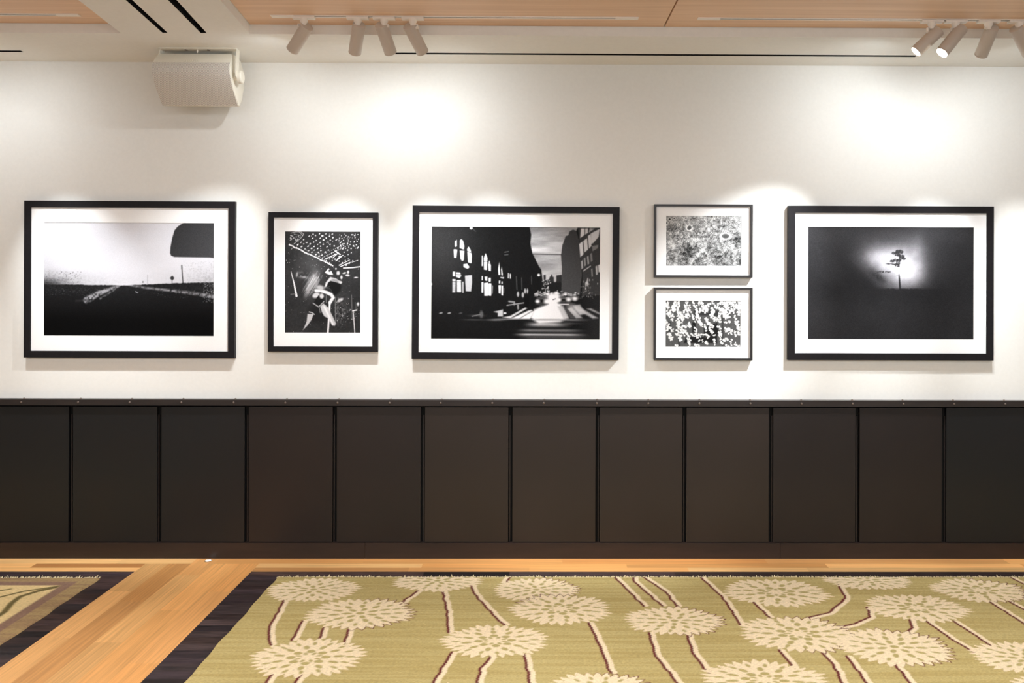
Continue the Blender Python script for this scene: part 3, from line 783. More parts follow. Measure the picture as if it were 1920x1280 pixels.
def paint_tree(w, h):
    c = Canvas((222, 208, 1488, 1058), w, h, .17)
    X, Y = c.X, c.Y
    n = fnoise(h, w, 5, 2); nb = fnoise(h, w, 60, 3)
    base = .165 + .05 * np.exp(-((Y - 230) / 130) ** 2) + .03 * (nb - .5) + .012 * (n - .5) + .03 * np.exp(-((X - 230) / 180) ** 2) - .02 * np.exp(-((Y - 680) / 120) ** 2)  # paler top and left: glazing reflection painted into the print tone
    nr = fnoise(h, w, 30, 3)
    gl = .62 * c.gauss(955, 545, 125, 120) + .38 * c.gauss(930, 500, 200, 165) + .42 * c.gauss(760, 455, 130, 80, .15) + .22 * c.gauss(850, 370, 210, 110) + .22 * c.gauss(1060, 440, 60, 150)
    gl = gl * (.78 + .44 * nr)
    cut = 1 - sstep(660, 690, Y + 6 * (n - .5))
    diag = sstep(-60, 45, (X - 640) * .62 - (Y - 520) * .8 + 40)      # the dark bank at lower left
    gl = gl * cut * np.clip(diag, 0.0, 1)
    gl *= 1 - .35 * c.gauss(850, 300, 120, 55)
    c.g = base + np.clip(gl, 0, 1.1) * .86
    c.g -= .16 * c.gauss(775, 590, 75, 30, .6) * (.6 + .8 * n)
    random.seed(6)

    def leafy(x, y, rx, ry, k):
        for _ in range(k):
            a = random.uniform(0, 2 * math.pi); r = math.sqrt(random.random())
            c.ell(x + rx * r * math.cos(a), y + ry * r * math.sin(a), random.uniform(3, 6), random.uniform(1.8, 3.4), random.uniform(.2, .3), .5, random.uniform(-.4, .4))
    leafy(918, 396, 30, 16, 90); leafy(885, 404, 24, 9, 45); leafy(908, 420, 24, 10, 45); leafy(938, 432, 20, 14, 55); leafy(950, 448, 16, 8, 30); leafy(895, 458, 24, 11, 55); leafy(868, 466, 20, 9, 40); leafy(908, 482, 14, 14, 40); leafy(905, 500, 20, 9, 30); leafy(845, 487, 28, 3, 24); leafy(880, 489, 16, 6, 20); leafy(922, 460, 10, 14, 25)
    leafy(800, 548, 52, 6, 40); leafy(748, 560, 22, 8, 9)
    c.line([(920, 420), (917, 512)], 6, .22, 4); c.line([(917, 512), (917, 560)], 4, .7, 4, .5)
    c.line([(917, 565), (920, 600), (926, 685)], 7, .16, 4, 1, 15); c.line([(900, 577), (930, 580)], 4, .4, 4, .7)
    for _ in range(80):
        x = random.uniform(770, 1090); c.ell(x, 684 + random.uniform(-4, 3), random.uniform(4, 10), random.uniform(3, 9), .15, .5)
    return np.clip(c.g, .05, .99), (1.0, .985, 1.02)


# ------------------------------------------------------------------ framed photographs


def grid_mesh(name, xs, zs_or_ys, colors, parent_off, to3d, matl):
    """colour-layer grid: colors (ny, nx, 3) linear"""
    ny, nx = colors.shape[:2]
    A, Bq = np.meshgrid(xs, zs_or_ys)
    co = to3d(A, Bq).reshape(-1, 3) - np.array(parent_off)
    me = bpy.data.meshes.new(name)
    nf = (ny - 1) * (nx - 1)
    me.vertices.add(nx * ny); me.vertices.foreach_set('co', co.astype(np.float32).ravel())
    idx = np.arange(nx * ny).reshape(ny, nx)
    q = np.stack([idx[1:, :-1], idx[1:, 1:], idx[:-1, 1:], idx[:-1, :-1]], -1).reshape(-1)
    me.loops.add(nf * 4); me.loops.foreach_set('vertex_index', q.astype(np.int32))
    me.polygons.add(nf); me.polygons.foreach_set('loop_start', np.arange(0, nf * 4, 4, dtype=np.int32))
    me.update(calc_edges=True)
    ca = me.color_attributes.new('tone', 'FLOAT_COLOR', 'POINT')
    ca.data.foreach_set('color', np.concatenate([colors, np.ones((ny, nx, 1))], -1).astype(np.float32).ravel())
    me.materials.append(matl)
    o = bpy.data.objects.new(name, me); COL.objects.link(o)
    return o


def ring(bm, ox0, oz0, ox1, oz1, ix0, iz0, ix1, iz1, y0, y1):
    """rectangular ring with mitred corners between y0 (front) and y1 (back)"""
    O = [(ox0, oz0), (ox1, oz0), (ox1, oz1), (ox0, oz1)]; I = [(ix0, iz0), (ix1, iz0), (ix1, iz1), (ix0, iz1)]
    of = [bm.verts.new((x, y0, z)) for x, z in O]; inf = [bm.verts.new((x, y0, z)) for x, z in I]
    ob = [bm.verts.new((x, y1, z)) for x, z in O]; ib = [bm.verts.new((x, y1, z)) for x, z in I]
    for i in range(4):
        j = (i + 1) % 4
        bm.faces.new((of[i], of[j], inf[j], inf[i])); bm.faces.new((ob[j], ob[i], ib[i], ib[j]))
        bm.faces.new((of[j], of[i], ob[i], ob[j])); bm.faces.new((inf[i], inf[j], ib[j], ib[i]))


def picture(outer, face_px, prt, paint, label, fmat, depth=0.028, rot=0.0, lean=0.0, k=1.5, recess=0.009):
    yf = -depth - 0.002
    a = at_y(outer[0], outer[3], yf); b = at_y(outer[2], outer[1], yf)
    fw = face_px * (D + yf) / F
    ym = yf + recess
    root = empty('framed_photograph', ((a.x + b.x) / 2, -0.002, a.z), label=label, cat='picture', group='framed black and white photographs', kind='thing')
    bm = bmesh.new(); ring(bm, a.x, a.z, b.x, b.z, a.x + fw, a.z + fw, b.x - fw, b.z - fw, yf, -0.002)
    bevel_all(bm, 0.0012, 2)
    link('frame', bm, fmat, root)
    p0 = at_y(prt[0], prt[3], ym); p1 = at_y(prt[2], prt[1], ym)
    bm = bmesh.new(); ring(bm, a.x + fw - .004, a.z + fw - .004, b.x - fw + .004, b.z - fw + .004, p0.x, p0.z, p1.x, p1.z, ym, ym + 0.003)
    link('mat', bm, M_MAT, root)
    w = int((prt[2] - prt[0]) * k); h = int((prt[3] - prt[1]) * k)
    g_, tint = paint(w, h)
    for ax_ in (0, 1): g_ = .6 * g_ + .2 * (np.roll(g_, 1, ax_) + np.roll(g_, -1, ax_)) if w > 250 else g_
    g_ = g_ + (.012 + .03 * g_ * (1 - g_)) * RNG.standard_normal((h, w)) * (1 if w > 250 else .5)
    col = lin(np.clip(g_[..., None] * np.array(tint), 0, 1) * 255.0) * 0.82
    off = world_loc(root)
    xs_ = np.linspace(p0.x - .001, p1.x + .001, w); zs_ = np.linspace(p1.z + .001, p0.z - .001, h)
    o = grid_mesh('print', xs_, zs_, col, off, lambda A, Bq: np.stack([A, np.full_like(A, ym + 0.0022), Bq], -1), M_PRINT)
    o.parent = root
    bm = bmesh.new(); box(bm, (a.x + fw - .003, ym + 0.0035, a.z + fw - .003), (b.x - fw + .003, -0.003, b.z - fw + .003))
    link('backing_board', bm, M_DARK, root)
    root.rotation_euler = (lean, rot, 0)
    return root


R = math.radians
picture((44, 377.5, 440.5, 670), 12.3, (81.8, 418, 401, 629), paint_road, 'large black frame with photo of an empty road and a dark car mirror', M_FRAME, rot=R(0.05), lean=R(-0.0))
picture((502.4, 398.4, 708.6, 659), 9.7, (534, 434.2, 675.9, 623.3), paint_concert, 'tall black frame with photo of a blurred musician on a dotted stage', M_FRAME)
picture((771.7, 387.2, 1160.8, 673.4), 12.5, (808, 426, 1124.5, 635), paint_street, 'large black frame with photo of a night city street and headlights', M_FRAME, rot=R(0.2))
picture((1226.5, 383.3, 1411.9, 519.7), 4.0, (1249, 405, 1390, 497.7), paint_sunflowers, 'small thin black frame with grey sunflower field photo, upper of two', M_FRAME2, recess=.012)
picture((1226, 539.2, 1411.6, 675), 4.0, (1248, 563.9, 1388.6, 649.8), paint_blossoms, 'small thin black frame with photo of white blossoms, lower of two', M_FRAME2, recess=.012)
picture((1477.6, 386.9, 1863.8, 674.8), 13.0, (1515, 426.3, 1826, 635.3), paint_tree, 'large black frame with dark photo of a lone tree in a glow', M_FRAME)

# ------------------------------------------------------------------ rugs
ZR = 0.009


def cells(h, w, base, amp):
    return base[None, None, :] * (1 + amp * (RNG.random((h, w, 1)) - .5))


def build_rug(name, x0, x1, y0, y1, dx, dy, paint, label, parent_kind='rug'):
    """x0<x1, y0 far edge (close to wall) > y1 near edge"""
    nx = int((x1 - x0) / dx) + 1; ny = int((y0 - y1) / dy) + 1
    xs_ = np.linspace(x0, x1, nx); ys_ = np.linspace(y0, y1, ny)
    col = paint(xs_, ys_)
    wob = 0.003 * np.sin(xs_ * 9.0) + 0.002 * np.sin(xs_ * 23 + 1)

    def to3d(A, Bq):
        P = np.stack([A, Bq, np.full_like(A, ZR)], -1)
        wy = 0.003 * np.sin(Bq * 11.0) + 0.0025 * np.sin(Bq * 27 + 2)
        fade = np.exp(-(A - x0) / 0.05) + np.exp(-(x1 - A) / 0.05)
        P[..., 0] += wy * fade
        e = np.minimum(np.minimum(A - x0, x1 - A), np.minimum(y0 - Bq, Bq - y1))
        P[..., 2] = np.where(e < dx * .6, 0.001, ZR) 
        return P
    cx_, cy_ = (x0 + x1) / 2, (y0 + y1) / 2
    o = grid_mesh(name, xs_, ys_, col, (cx_, cy_, 0), to3d, M_RUG)
    # the grid runs from far to near: flip so that faces look up
    o.data.flip_normals() if o.data.polygons[0].normal.z < 0 else None
    o.location = (cx_, cy_, 0)
    put(o, label=label, cat='rug', kind='thing')
    return o


def fringe(rug, x0, x1, y, colr, seed):
    rnd = random.Random(seed); bm = bmesh.new()
    x = x0
    while x < x1:
        n = rnd.choice((0, 1, 1, 1, 2)); clump = rnd.random() < 0.06
        h = rnd.uniform(-.003, .004) + (rnd.uniform(.004, .010) if clump else 0)
        w = rnd.uniform(.002, .005); l = rnd.uniform(-.006, .006)
        a = Vector((x, y - .004, .004)); t = Vector((x + l, y + rnd.uniform(.006, .022), .006 + h))
        vs = [bm.verts.new(a + Vector((-w, 0, 0))), bm.verts.new(a + Vector((w, 0, 0))), bm.verts.new(t + Vector((w * .4, 0, 0))), bm.verts.new(t + Vector((-w * .4, 0, 0)))]
        bm.faces.new(vs)
        x += rnd.uniform(.002, .006)
    f = link('fringe', bm, colr, rug)
    return f


GREEN, GREEN2 = lin((190, 171, 116)), lin((178, 157, 100))
CREAM, MAROON, SEED = lin((236, 214, 178)), lin((104, 48, 46)), lin((176, 159, 100))
flowers = [  # centre px, half width px, half height px, maroon side, petals
    (587.7, 1104.8, 89, 22.8, '', 0), (675.7, 1149.3, 105, 30, 'r', 1), (578, 1231.9, 109, 37.8, '', 2), (820.2, 1088.5, 87, 20, '', 1), (928, 1200.6, 104, 31.5, '', 2),
    (1005.5, 1105, 83, 23.5, 'r', 0), (1051, 1141, 98, 29.5, 'tl', 2), (1264.6, 1163, 97, 28, 'r', 1), (1125, 1297, 112, 40, 'r', 1), (1434, 1274, 121, 40, '', 2), (1455, 1110, 102, 27, '', 2),
    (1625.7, 1087.5, 85, 18, '', 1), (1719, 1139, 98, 27, '', 2), (1836.7, 1106, 92, 23.5, 'r', 2), (1497.5, 1187.5, 114, 35, 'r', 2), (1677, 1212, 109, 37, 'r', 1), (1924, 1233, 103, 33, '', 1), (830, 1320, 112, 43, '', 0),
    (2060, 1120, 95, 26, '', 0), (2130, 1190, 105, 33, 'r', 1), (2010, 1300, 115, 42, '', 2), (1700, 1330, 118, 46, 'r', 1), (560, 1345, 118, 48, '', 0), (1300, 1375, 120, 52, '', 2), (2250, 1110, 95, 26, '', 2), (2300, 1260, 110, 38, '', 0), (960, 1400, 120, 54, '', 1)]
stems = [[(536, 1126), (529, 1141), (511, 1175), (509, 1190), (513, 1207)], [(573, 1164), (553, 1199)], [(611, 1178), (605, 1195)], [(659, 1179), (651, 1204)], [(790, 1106), (757, 1130)],
         [(834, 1104), (843, 1146), (845, 1164), (846, 1184)], [(888, 1097), (894, 1112), (917, 1138), (940, 1162), (952, 1170)], [(852, 1224), (826, 1266), (818, 1284)], [(926, 1231), (906, 1255), (901, 1284)],
         [(515, 1265), (504, 1284)], [(570, 1265), (558, 1284)], [(1110, 1168), (1136, 1224), (1150, 1260)], [(989, 1228), (1001, 1284)], [(1157, 1081), (1211, 1135)], [(1192, 1080), (1194, 1090), (1245, 1134)],
         [(1211, 1081), (1253, 1109), (1274, 1136)], [(1318, 1081), (1360, 1120), (1394, 1171)], [(1222, 1187), (1235, 1229), (1280, 1284)], [(1293, 1189), (1305, 1224), (1332, 1259)], [(1414, 1126), (1447, 1156)],
         [(1576, 1095), (1591, 1122), (1558, 1150), (1519, 1159)], [(1631, 1139), (1637, 1157), (1607, 1171), (1578, 1177)], [(1712, 1163), (1717, 1177), (1701, 1190)], [(1744, 1165), (1785, 1195), (1831, 1222)],
         [(1795, 1165), (1860, 1208)], [(1860, 1128), (1894, 1149), (1925, 1168), (1960, 1190)], [(1897, 1128), (1945, 1152)], [(1898, 1081), (1935, 1100)], [(1467, 1219), (1494, 1251)], [(1545, 1221), (1568, 1245), (1588, 1284)],
         [(1594, 1231), (1635, 1284)], [(1686, 1248), (1717, 1284)], [(946, 1091), (953, 1081)], [(2050, 1145), (2075, 1180), (2090, 1230)], [(1960, 1266), (1990, 1310)]]


def paint_main(xs_, ys_):
    h, w = len(ys_), len(xs_)
    X, Y = np.meshgrid(xs_, ys_)
    ab = fnoise(h, w, 2.2, 3, 70)
    t = np.clip((ab - .32) * 2.6, 0, 1)[..., None]
    col = GREEN * (1 - t) + GREEN2 * t
    jx = (0.002 * (np.floor(Y / 0.012) % 2) + .009 * (vnoise(h, 2, 7)[:, :1] - .5) + np.zeros((h, w)))           # knot stepping on the stems
    dxp = xs_[1] - xs_[0]

    def stem(pts):
        P = [at_z(x, y, ZR) for x, y in pts]
        d = np.full((h, w), 1e9); sgn = np.zeros((h, w))
        for a, b in zip(P, P[1:]):
            ex, ey = b.x - a.x, b.y - a.y; l2 = ex * ex + ey * ey
            tt = np.clip(((X + jx - a.x) * ex + (Y - a.y) * ey) / l2, 0, 1)
            dd = np.hypot(X + jx - a.x - tt * ex, Y - a.y - tt * ey)
            cr = ((X + jx - a.x) * ey - (Y - a.y) * ex) / math.sqrt(l2)
            s = np.where(dd < d, 1, 0).astype(bool)
            d = np.where(s, dd, d); sgn = np.where(s, cr, sgn)
        return d, sgn
    for pts in stems:
        d, s = stem(pts)          # s > 0: right of the walking direction away from the wall seen from above
        r = .0155
        a = np.clip((r - d) / dxp + .5, 0, 1)[..., None]
        col = col * (1 - a) + CREAM * a
        edge_ = (np.clip((r + .005 - d) / dxp + .5, 0, 1) * np.clip((s - (r - .0085)) / dxp + .5, 0, 1))[..., None]
        col = col * (1 - edge_) + MAROON * edge_
    # clumps: order matters, later ones lie over earlier ones
    for k, (px, py, hw, hh, side, var) in enumerate(flowers):
        c = at_z(px, py, ZR); dd = c.y - EYE.y
        rx = hw * dd / F; ry = hh * dd * dd / (F * HC)
        m = (np.abs(X - c.x) < rx * 1.15) & (np.abs(Y - c.y) < ry * 1.15)
        jj = np.where(m.any(1))[0]; ii = np.where(m.any(0))[0]
        if len(jj) == 0 or len(ii) == 0: continue
        wn = (slice(jj[0], jj[-1] + 1), slice(ii[0], ii[-1] + 1))
        U = (X[wn] - c.x) / rx; V = (Y[wn] - c.y) / ry
        rho = np.hypot(U, V); th = np.arctan2(V, U) + k * .37
        px_n = dxp / rx
        npet = 34
        def tri(q, n): 
            f = np.mod(q * n / (2 * math.pi), 1.0); return 1 - 2 * np.abs(f - .5)
        jit = .035 * np.sin(th * 5 + k) + .025 * np.sin(th * 11 + 2 * k)
        lim = .80 + .21 * tri(th, npet) ** .7 + jit - .01
        a = np.clip((lim - rho) / px_n * .8 + .5, 0, 1)
        if side:
            nearl = np.clip((.020 - np.abs(lim - rho)) / px_n + .5, 0, 1)
            ang = np.arctan2(V, U)
            if side == 'r': wdt = sstep(-.4, .3, U)
            else: wdt = sstep(.1, .5, V) * (1 - sstep(.1, .5, U))
        cc = col[wn]; cc = cc * (1 - a[..., None]) + CREAM * a[..., None]
        rings = [(0.0, 1, .075, .06), (.24, 7, .095, .050), (.46, 11, .10, .050), (.68, 16, .085, .036)] if var != 2 else [(.19, 8, .06, .035), (.30, 8, .08, .075), (.52, 11, .10, .052), (.71, 16, .085, .036)]
        sd = np.zeros_like(rho)
        for ri, (r0, n_, la, lb) in enumerate(rings):
            if n_ == 1: q = 1 - np.hypot(U / la, V / la)
            else:
                f = (np.mod(th * n_ / (2 * math.pi) + .5 * (ri % 2), 1.0) - .5) * 2 * math.pi / n_ * rho
                q = 1 - np.hypot((rho - r0) / la, f / lb)
            sd = np.maximum(sd, np.clip(q * lb / px_n + .5, 0, 1) * (q > -.5))
        # slits between the petals
        f = np.mod(th * npet / (2 * math.pi) + .0, 1.0); 
        cc = cc * (1 - .95 * sd[..., None]) + SEED * .95 * sd[..., None]
        if side:
            e = (nearl * wdt)[..., None]; cc = cc * (1 - e) + MAROON * e
        col[wn] = cc
    return col * (0.93 + .14 * RNG.random((h, w, 1)))


RY0 = at_z(960, 1081, ZR).y
RX0 = (at_z(516, 1081, ZR).x + at_z(350, 1276, ZR).x) / 2
rug = build_rug('flower_rug', RX0, 4.15, RY0, -2.15, .0052, .0062, paint_main, 'large sage green rug with cream flower heads and maroon edged stems')
M_FR = mat('fringe_wool', L4(214, 198, 158), 0.95, 0.05)
fringe(rug, RX0, 4.15, RY0, M_FR, 3)

TAUPE, TAUPE2, FIELD, LINE, DRKLINE = lin((166, 140, 98)), lin((150, 122, 90)), lin((222, 194, 140)), lin((134, 104, 92)), lin((112, 98, 62))
r2c = at_z(190, 1083, ZR)
R2X1 = (at_z(190, 1083, ZR).x + at_z(0, 1205, ZR).x) / 2
R2Y0 = at_z(60, 1082, ZR).y
inn = at_z(114, 1097, ZR)


def paint_left(xs_, ys_):
    h, w = len(ys_), len(xs_)
    X, Y = np.meshgrid(xs_, ys_)
    t = np.clip((fnoise(h, w, 2.2, 3, 30) - .3) * 2.4, 0, 1)[..., None]
    col = TAUPE * (1 - t) + TAUPE2 * t
    bx_ = R2X1 - inn.x; by_ = R2Y0 - inn.y
    e = np.minimum(R2X1 - X - bx_, R2Y0 - Y - by_)          # >0 inside the field
    dxp = xs_[1] - xs_[0]
    ln = np.clip((.035 - np.abs(e + .03)) / dxp, 0, 1)[..., None] * .8
    col = col * (1 - ln) + LINE * ln
    a = np.clip(e / dxp + .5, 0, 1)[..., None]
    fld = FIELD * (.95 + .1 * fnoise(h, w, 2, 2, 40)[..., None])
    col = col * (1 - a) + fld * a
    for pts, wd in (([(113, 1098), (80, 1103), (45, 1108), (0, 1119), (-60, 1140)], .010), ([(113, 1099), (70, 1108), (38, 1118), (22, 1130), (8, 1147), (-20, 1165)], .016), ([(19, 1104), (0, 1107), (-50, 1112)], .009),
                    ([(-60, 1180), (-110, 1150), (-140, 1110)], .014)):
        P = [at_z(x, y, ZR) for x, y in pts]; d = np.full((h, w), 1e9)
        for p, q in zip(P, P[1:]):
            ex, ey = q.x - p.x, q.y - p.y
            tt = np.clip(((X - p.x) * ex + (Y - p.y) * ey) / (ex * ex + ey * ey), 0, 1)
            d = np.minimum(d, np.hypot(X - p.x - tt * ex, Y - p.y - tt * ey))
        b = (np.clip((wd - d) / dxp + .5, 0, 1))[..., None] * a
        col = col * (1 - b) + DRKLINE * b
    return col * (0.92 + .16 * RNG.random((h, w, 1)))


rug2 = build_rug('bordered_rug', -5.4, R2X1, R2Y0, -2.15, .008, .008, paint_left, 'corner of cream rug with olive border and thin dark curved lines')
fringe(rug2, -5.4, R2X1, R2Y0, M_FR, 5)

# ------------------------------------------------------------------ small bright disc in the oak board
p = at_z(390.5, 1051.3, 0)
disc = empty('floor_disc', (p.x, p.y, 0), label='small bright round disc set in the oak floor by the baseboard', cat='floor light', kind='thing')
bm = bmesh.new(); lathe(bm, (p.x, p.y, 0), (0, 0, 1), [(0, .0225), (.002, .0220), (.003, .0195), (.0016, .0175)], 32); link('rim', bm, M_RIM, disc, smooth=True)
bm = bmesh.new(); lathe(bm, (p.x, p.y, 0.0012), (0, 0, 1), [(0, .0175), (.0012, .0172), (.0022, .010), (.0025, .003)], 32); link('lens', bm, M_DISC, disc, smooth=True)

# ------------------------------------------------------------------ lighting tracks and spotlights
Y_T = at_z(850, 31.5, ZW).y


def xw(px, py=33): return at_z(px, py, ZW).x + 0.0


def track(x0, x1, cap_left, cap_right, label):
    root = empty('spotlight_track', ((x0 + x1) / 2, Y_T, ZW), label=label, cat='lighting track', group='white spotlight tracks in the wooden ceiling', kind='thing')
    w = .034; c = .012
    bm = bmesh.new()
    box(bm, (x0, Y_T - w / 2, ZW - .004), (x1, Y_T - c / 2, ZW)); box(bm, (x0, Y_T + c / 2, ZW - .004), (x1, Y_T + w / 2, ZW))
    link('rail', bm, M_TRACK, root)
    bm = bmesh.new(); box(bm, (x0, Y_T - c / 2 + .0005, ZW - .0015), (x1, Y_T + c / 2 - .0005, ZW)); link('channel', bm, M_CHAN, root)
    for on, xa, xb in ((cap_left, x0 - .002, x0 + .12), (cap_right, x1 - .12, x1 + .002)):
        if on:
            bm = bmesh.new(); box(bm, (xa, Y_T - w / 2 - .001, ZW - .0055), (xb, Y_T + w / 2 + .001, ZW)); bevel_all(bm, .001, 1)
            link('end_cap', bm, M_TRACK, root)
    return root


track(xw(508, 28), xw(1196, 34), True, True, 'long white track with four spotlights between speaker and ceiling seam')
track(xw(1308, 35), xw(2250, 40), True, True, 'white track right of the ceiling seam holding spotlights near the picture edge')
track(xw(-900, 24), xw(146, 26), True, True, 'white track end in the left wooden ceiling panel')

RAD, LAMP = .0345, .178


def spot(adp, top, bot, arm, label, power, aim, spill=0.054, dy=None):
    """adp/top/bot/arm: where adapter, lamp top, lamp mouth and arm foot show in the photograph"""
    A = at_z(adp[0], adp[1], ZW); A = Vector((A.x, Y_T, ZW))
    T = at_y(top[0], top[1], Y_T + .004)
    lo, hi = 0.0, .17
    for _ in range(40):
        m = (lo + hi) / 2
        if (at_y(bot[0], bot[1], Y_T + .004 + m) - T).length < LAMP: lo = m
        else: hi = m
    if dy is not None: lo = dy
    Q = at_y(bot[0], bot[1], Y_T + .004 + lo)
    LEN = (Q - T).length
    ax = (Q - T).normalized()
    root = empty('track_spotlight', A, label=label, cat='spotlight', group='white cylinder spotlights on the ceiling tracks', kind='thing')
    bm = bmesh.new()
    box(bm, (A.x - .058, Y_T - .017, ZW - .017), (A.x + .058, Y_T + .017, ZW - .0056)); bevel_all(bm, .002, 2)
    lathe(bm, (A.x, Y_T, ZW - .014), (0, 0, -1), [(0, .022), (.016, .021), (.026, .014), (.036, .012)], 28)
    link('track_adapter', bm, M_TRACK, root, smooth=True)
    # bent arm beside the lamp
    G = at_y(arm[0], arm[1], Y_T + .004); zt = ZW - .048
    up = T + (G - T).dot(ax) * ax                            # nearest point on lamp axis
    bm = bmesh.new()
    bar(bm, (A.x, Y_T, zt + .003), (G.x, Y_T, zt + .003), .018, .004, (0, 0, 1))
    bar(bm, (G.x, Y_T, zt + .005), (G.x, Y_T, G.z), .004, .018)
    d = (up - G)
    if d.length > RAD: lathe(bm, G + Vector((0, 0, .006)), d, [(0, .008), (max(d.length - RAD + .004, .004), .008)], 16)
    link('arm', bm, M_TRACK, root, smooth=True)
    bm = bmesh.new()
    lathe(bm, T, ax, [(0, RAD * .9), (.0015, RAD * .97), (.004, RAD), (LEN - .010, RAD), (LEN - .009, RAD * .985), (LEN - .007, RAD * .985), (LEN - .006, RAD), (LEN, RAD), (LEN, RAD * .90), (LEN - .012, RAD * .84)], 48, close=False)
    # closed top, open mouth
    n = 48; u = ax.orthogonal().normalized(); v = ax.cross(u)
    bm.faces.new([bm.verts.new(T + (u * math.cos(2 * math.pi * k / n) + v * math.sin(2 * math.pi * k / n)) * RAD * .9) for k in reversed(range(n))])
    bmesh.ops.remove_doubles(bm, verts=bm.verts, dist=1e-5)
    hs = link('housing', bm, M_WHITE, root, smooth=True)
    bm = bmesh.new(); lathe(bm, T + ax * (LEN - .010), ax, [(0, RAD * .86), (.005, RAD * .86), (.0075, RAD * .70), (.009, RAD * .35)], 32); link('lens', bm, M_LENS, root, smooth=True)
    tgt = at_y(aim[0], aim[1], 0.0)
    for nm, e, cone, dr in (('beam', power, 46, tgt - Q), ('field', power * spill, 140, at_y((aim[0] + bot[0]) / 2, 330, 0.0) - Q)):
        ld = bpy.data.lights.new('spot_lamp_' + nm, 'SPOT'); ld.energy = e; ld.spot_size = math.radians(cone); ld.spot_blend = 1.0
        ld.shadow_soft_size = .018; ld.color = (.91, .965, 1.0)
        lo_ = bpy.data.objects.new('spot_lamp_' + nm, ld); COL.objects.link(lo_)
        lo_.parent = root
        lo_.location = Q + ax * .004 - A
        lo_.rotation_euler = dr.to_track_quat('-Z', 'Y').to_euler()
    return root


P0 = 190.0
spot((569, 29), (576.4, 48.6), (548.5, 93.4), (559.5, 51), 'white spotlight leaning left, nearest to the speaker', P0, (265, 690))
spot((670.5, 30), (673.3, 45.6), (665.3, 98.6), (664, 47), 'white spotlight hanging almost upright, second from the speaker', P0, (600, 690))
spot((720, 30.5), (714.2, 45.4), (732.3, 98.1), (728.6, 51), 'white spotlight leaning slightly right, third from the speaker', P0, (850, 690))
spot((774, 31), (766.5, 47.7), (792.3, 97.4), (783.3, 54), 'white spotlight leaning clearly right with lit mouth edge, fourth from the speaker', P0, (1010, 690))
spot((1748, 36.3), (1760.7, 56.4), (1717.2, 97.1), (1738, 60), 'white spotlight leaning far left with bright edge, over the tree photograph', P0 * 2.2, (1345, 620), .045, .022)
spot((1792.7, 36.5), (1803.7, 52), (1766, 99), (1782.5, 58), 'white spotlight with glaring round lens over the tree photograph', P0, (1560, 660), .07, -.012)
spot((1854, 37), (1861, 50.8), (1839.5, 102.9), (1847, 54), 'white spotlight leaning slightly left, its mouth dark, near the picture edge', P0, (1740, 690))
spot((1911.6, 37.5), (1904.3, 52), (1929, 99.5), (1920.5, 55), 'white spotlight leaning right, cut by the picture edge', P0, (1990, 690))
# the next two lamps of the track in the left recess, just outside the photograph
spot((-70, 25.5), (-74, 44), (-52, 96), (-61, 51), 'white spotlight leaning right on the track in the left recess', P0, (175, 690))
spot((-160, 25), (-158, 43), (-168, 96), (-168, 50), 'white spotlight hanging upright on the track in the left recess', P0, (-200, 690))

# ------------------------------------------------------------------ loudspeaker under the soffit


